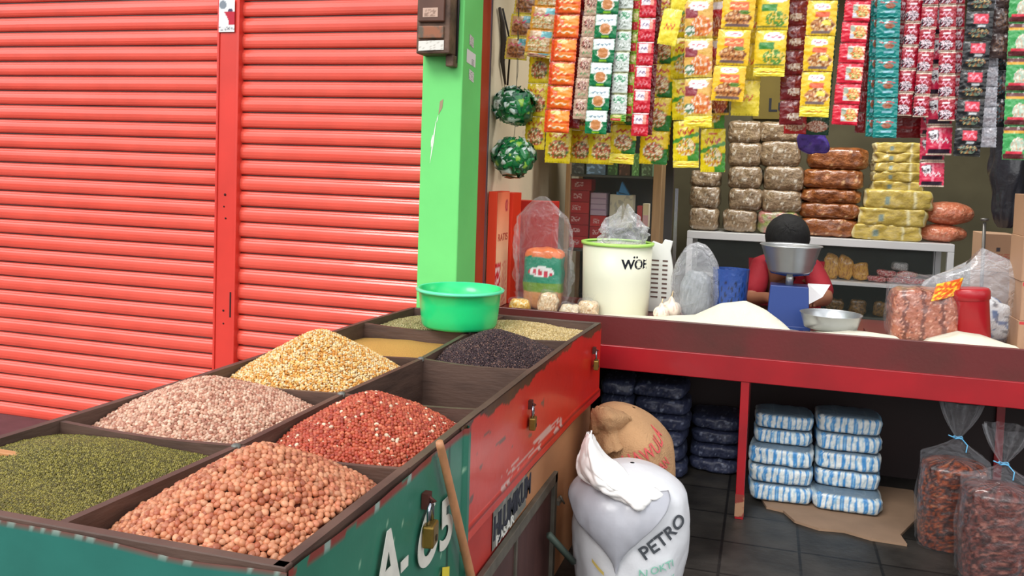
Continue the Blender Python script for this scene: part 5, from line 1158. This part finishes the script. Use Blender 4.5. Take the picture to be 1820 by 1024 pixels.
def sachet_mesh(key, w, h, var):
    k = (key, round(w, 3), round(h, 3), var)
    if k in SM: return SM[k]
    nu, nv = (20, 26) if w*h > .004 else (14, 16); th = min(w, h)*.13; cf = DS[key]; mb = MB()
    def sh(u, v, s):
        b_ = max(0, math.sin(PI*u))**.6*max(0, math.sin(PI*v))**.6
        wr = .0025*N(u*6+var*7, v*6, s)+.0015*N(u*14, v*14+var, 2)
        return ((u-.5)*w*(1-.04*b_)+.0012*math.sin(v*40+var), s*(-th*b_*.9)-wr*1.2, v*h)
    mb.grid(nu, nv, lambda u, v: sh(u, v, 1), cf)
    mb.grid(nu, nv, lambda u, v: (lambda p: (p[0], p[1]+.0006, p[2]))(sh(u, v, -.5)), lambda u, v: tuple(x*.8 for x in cf(.02, v)))
    me = mb.mesh('sachet'); me.materials.append(PAINT); SM[k] = me; return me
def strip(key, x0, x1, yb, w, pitch, Y, label, tail=None, name='sachet_strip', phase=0, ytop=0, yaw=0, cat='sachet strip', group='hanging sachet strips', alt=None):
    "a chain of sachets hanging from above the picture's top edge down to (x1, yb)"
    Bt = P(x1, yb, y=Y); Tp = P(x0, ytop, y=Y); D = (Tp-Bt).normalized(); s_ = px_w((x0+x1)/2, yb*.5, Y); wm = w*s_; pm = pitch*s_
    ln = (Tp-Bt).length; n_ = int(math.ceil((ln-phase*pm)/pm+(.4 if ytop == 0 else -.2))); n_ = max(1, n_)
    t = thing(name, tuple(Bt+D*(pm*(n_+phase))), label, cat, group); Lc = Vector(t.location)
    ex = Vector((math.cos(yaw), math.sin(yaw), 0)); M = frame((0, 0, 0), ex, (0, 0, 1)) ; rot = Matrix((ex, D.cross(ex).normalized(), D)).transposed()
    R3 = rot.to_4x4()
    start = 0
    if tail:
        tk, th_ = tail; me = sachet_mesh(tk, wm, th_*s_, 0); o = bpy.data.objects.new('torn_end', me); link(o, t); o.matrix_local = Matrix.Translation(Bt-Lc) @ R3; off = th_*s_
    else: off = 0
    for k in range(n_):
        kk = alt if (alt and k % 2) else key
        me = sachet_mesh(kk, wm, pm*.985, k % 3); o = bpy.data.objects.new('sachet', me); link(o, t)
        p = Bt+D*(off+pm*(k+phase))-Lc
        o.matrix_local = Matrix.Translation(p+Vector((rnd.uniform(-.0012, .0012), rnd.uniform(-.002, .002), 0))) @ R3 @ Matrix.Rotation(rnd.uniform(-.05, .05), 4, 'Z') @ Matrix.Rotation(rnd.uniform(-.02, .02), 4, 'X')
    return t
S_ = strip
# back layer
S_('noodle', 965, 950, 266, 36, 57, 3.02, 'yellow noodle seasoning strip just right of the two green bundles')
S_('noodle', 1010, 990, 290, 46, 60, 3.00, 'yellow seasoning strip ending below the orange strip')
S_('noodle', 1058, 1030, 290, 40, 58, 3.06, 'yellow seasoning strip ending below the beige dotted strip')
S_('noodle', 1095, 1068, 292, 46, 58, 3.01, 'yellow seasoning strip ending below the green and white egg strip')
S_('soup', 1140, 1104, 291, 44, 52, 2.98, 'yellow and green soup strip ending below the white palm strip', tail=('yellowplain', 18))
S_('soup', 1185, 1160, 292, 50, 60, 3.03, 'yellow and green soup strip right of the red sachet strip')
S_('soup', 1200, 1178, 285, 20, 60, 3.10, 'narrow dark green backed soup strip beside the dark steel post')
# left group
S_('nuts', 938, 916, 106, 40, 39, 2.98, 'leftmost strip, yellow edged sachets of brown nuts with blue corners')
S_('mix', 975, 954, 102, 46, 40, 2.92, 'orange edged strip of pale nut mix beside the leftmost strip', tail=('nuts', 8))
S_('darkred', 1037, 1016, 228, 26, 41, 2.89, 'dark red strip behind the right edge of the orange strip')
S_('orange', 1011, 989, 236, 45, 41, 2.84, 'bright orange sachet strip with green dots')
S_('beige', 1053, 1030, 212, 25, 36, 2.86, 'narrow beige sachet strip with dark dotted print')
S_('greenegg', 1082, 1058, 238, 39, 42, 2.82, 'green and white sachet strip with brown egg pictures')
S_('darkpk', 1098, 1077, 236, 16, 42, 2.87, 'dark sachet strip behind the green and white egg strip')
S_('palm', 1112, 1098, 216, 28, 37, 2.85, 'white sachet strip with green palm drawings', tail=('lime', 12))
S_('lime', 1134, 1120, 206, 16, 37, 2.88, 'thin lime, red and green strip left of the red strip')
S_('redwhite', 1153, 1136, 242, 30, 42, 2.80, 'bright red sachet strip with white labels in the left group')
S_('darkred', 1167, 1150, 240, 18, 42, 2.86, 'dark red strip peeking out right of the red and white labelled strip')
# middle group
S_('yellowplain', 1214, 1184, 80, 34, 66, 2.80, 'pale yellow strip hanging askew left of the chicken strip')
S_('racik', 1212, 1219, 298, 46, 74, 3.0, 'yellow and green seasoning strip with a food plate, below the chicken strip', tail=('yellowplain', 12))
S_('racik', 1262, 1266, 306, 44, 80, 3.02, 'yellow and green seasoning strip left of the noodle bags')
S_('redblack', 1272, 1278, 205, 34, 70, 2.92, 'red and black strip right behind the chicken strip')
S_('chicken', 1241, 1240, 226, 50, 70, 2.80, 'tan strip with chicken pictures and maroon blocks', tail=('yellowplain', 20))
S_('yellowplain', 1335, 1323, 206, 50, 66, 2.88, 'plain yellow strip showing behind the yellow strip of brown food pictures')
S_('tempeh', 1316, 1292, 180, 58, 66, 2.78, 'yellow strip of brown food pictures and white ovals, right of the chicken strip')
S_('veg', 1376, 1366, 136, 56, 70, 2.82, 'short yellow strip with green blocks and a torn lower end', tail=('yellowplain', 16))
S_('maroon', 1412, 1405, 222, 42, 46, 2.90, 'dark maroon strip between the two yellow strips')
S_('redfood', 1422, 1412, 238, 40, 34, 3.0, 'red sachet strip with food pictures ending below the maroon strip')
S_('greenfood', 1470, 1450, 240, 44, 36, 3.05, 'dark green sachet strip ending just left of the crimson strip')
S_('flour', 1464, 1446, 208, 53, 66, 2.78, 'yellow strip of pale food pictures and white ovals, left of the crimson strip', tail=('yellowplain', 20))
# right group
S_('pinklabel', 1526, 1500, 222, 46, 39, 2.80, 'crimson strip with cream picture labels')
S_('darkred', 1546, 1528, 236, 18, 39, 2.88, 'dark red strip between the crimson and the teal strips')
S_('teal', 1556, 1545, 243, 18, 38, 2.86, 'narrow teal strip seen edge-on left of the wide teal strip', yaw=.5)
S_('teal', 1580, 1572, 245, 42, 38, 2.80, 'wide glossy teal sachet strip')
S_('coffee', 1608, 1590, 206, 16, 45, 2.90, 'red coffee sachet strip nearest to the teal strips', yaw=.5)
S_('coffee', 1627, 1606, 206, 28, 45, 2.82, 'red coffee strip, first full one right of the teal strips')
S_('coffee', 1655, 1636, 208, 28, 43, 2.80, 'red coffee strip, second full one from the teal strips')
S_('coffee', 1684, 1682, 215, 30, 45, 2.80, 'red coffee strip, third full one, left of the black strip')
S_('coffee', 1706, 1700, 214, 18, 45, 2.88, 'red coffee strip half hidden behind the left edge of the black strip')
S_('pinkbig', 1672, 1668, 276, 46, 58, 2.86, 'big pink sachet strip with yellow edge below the red coffee strips')
S_('pinkbig', 1662, 1655, 332, 44, 50, 2.92, 'lowest pink sachet strip, hanging in front of the gold packets')
S_('darkred', 1625, 1615, 245, 44, 40, 2.98, 'dark maroon strip behind the red coffee strips')
S_('black', 1745, 1717, 278, 48, 57, 2.79, 'black sachet strip with red square labels')
S_('silver', 1762, 1755, 262, 30, 40, 2.88, 'silver sachet strip right of the black strip')
S_('brownpk', 1792, 1776, 104, 40, 50, 2.84, 'dark brown sachet strip right of the black strip')
S_('darkpk', 1782, 1772, 226, 40, 56, 2.90, 'black glossy sachet strip below the dark brown strip')
S_('greenbrown', 1814, 1800, 284, 40, 68, 2.80, 'green and brown sachet strip at the right edge of the picture')
# pole from which the strips hang, fixed between the side walls
hz_ = P(1300, -45, y=2.9).z
for yy_, lab in ((2.80, 'front'), (2.90, 'middle'), (3.02, 'rear')):
    o = MB().tube([(XR-.008, yy_, 2.46), (2.795, yy_, 2.46)], .012, 10).build('hanging_pole', BRP); tag(o, '%s wooden pole carrying the sachet strips above the counter' % lab, 'pole', 'poles for the sachet strips')
# two green bundles
def bundle(px, py, r, label, seed):
    c = P(px, py, y=2.97); rr = r*px_w(px, py, 2.97); t = thing('sachet_bundle', tuple(c), label, 'sachet bundle', 'crumpled green sachet bundles'); rs = random.Random(seed); mb = MB()
    for k in range(46):
        d = Vector((rs.gauss(0, 1), rs.gauss(-.5, .8), rs.gauss(0, 1))).normalized(); p = Vector((d.x*rr*.86*rs.uniform(.8, 1.08), d.y*rr*.6, d.z*rr*.74*rs.uniform(.8, 1.05)))
        w = rs.uniform(.06, .10); h = rs.uniform(.05, .08); ex = d.orthogonal().normalized(); ex = (Matrix.Rotation(rs.uniform(0, 6.28), 3, d) @ ex); ey = d.cross(ex); s2 = rs.uniform(0, 50)
        def fn(u, v, p=p, ex=ex, ey=ey, d=d, w=w, h=h, s2=s2):
            return tuple(p+ex*(u-.5)*w+ey*(v-.5)*h+d*(.012*math.sin(PI*u)*math.sin(PI*v)+.012*N(u*3+s2, v*3, 1)))
        wh = rs.random() < .55
        mb.grid(8, 8, fn, lambda u, v, wh=wh, s2=s2: ((206, 222, 216) if (wh and .2 < u < .8 and .25 < v < .85) else (150, 196, 70) if (not wh and (u-.5)**2+(v-.5)**2 < .04 and s2 > 25) else (14, 104+20*math.sin(s2), 58)))
    mb.build('sachets', PAINT, t)
    pillow(rr*1.3, rr*.9, rr*1.3, .9, .9, amp=.01, cfn=lambda u, v, w: (10, 80, 44), loc=(0, 0, -rr*.65)).build('core', PAINT, t)
    MB().tube([(0, 0, rr*.6), (.004, .01, rr*1.4), (0, 0, 2.46-c.z)], .0015, 6, (60, 60, 56)).build('string', PRINT, t)
bundle(916, 188, 42, 'upper crumpled bundle of green and white sachets by the pillar', 3)
bundle(912, 279, 44, 'lower crumpled bundle of green and white sachets by the pillar', 8)
# dark cable clutter on the cream wall
pts_ = [P(888, 14, x=XR+.004), P(893, 40, x=XR+.006), P(896, 75, x=XR+.006), P(893, 110, x=XR+.005), P(898, 150, x=XR+.004)]
m_ = MB(); m_.tube(pts_, [.008, .012, .016, .012, .005], 8, (54, 44, 36)); m_.tube([pts_[0]+Vector((.01, .02, .0)), pts_[2]+Vector((.02, .05, 0)), pts_[4]+Vector((.0, .04, 0))], .005, 8, (40, 34, 30))
tag(m_.build('cable_bunch', PRINT), 'dark bunch of cables on the cream side wall', 'cables')
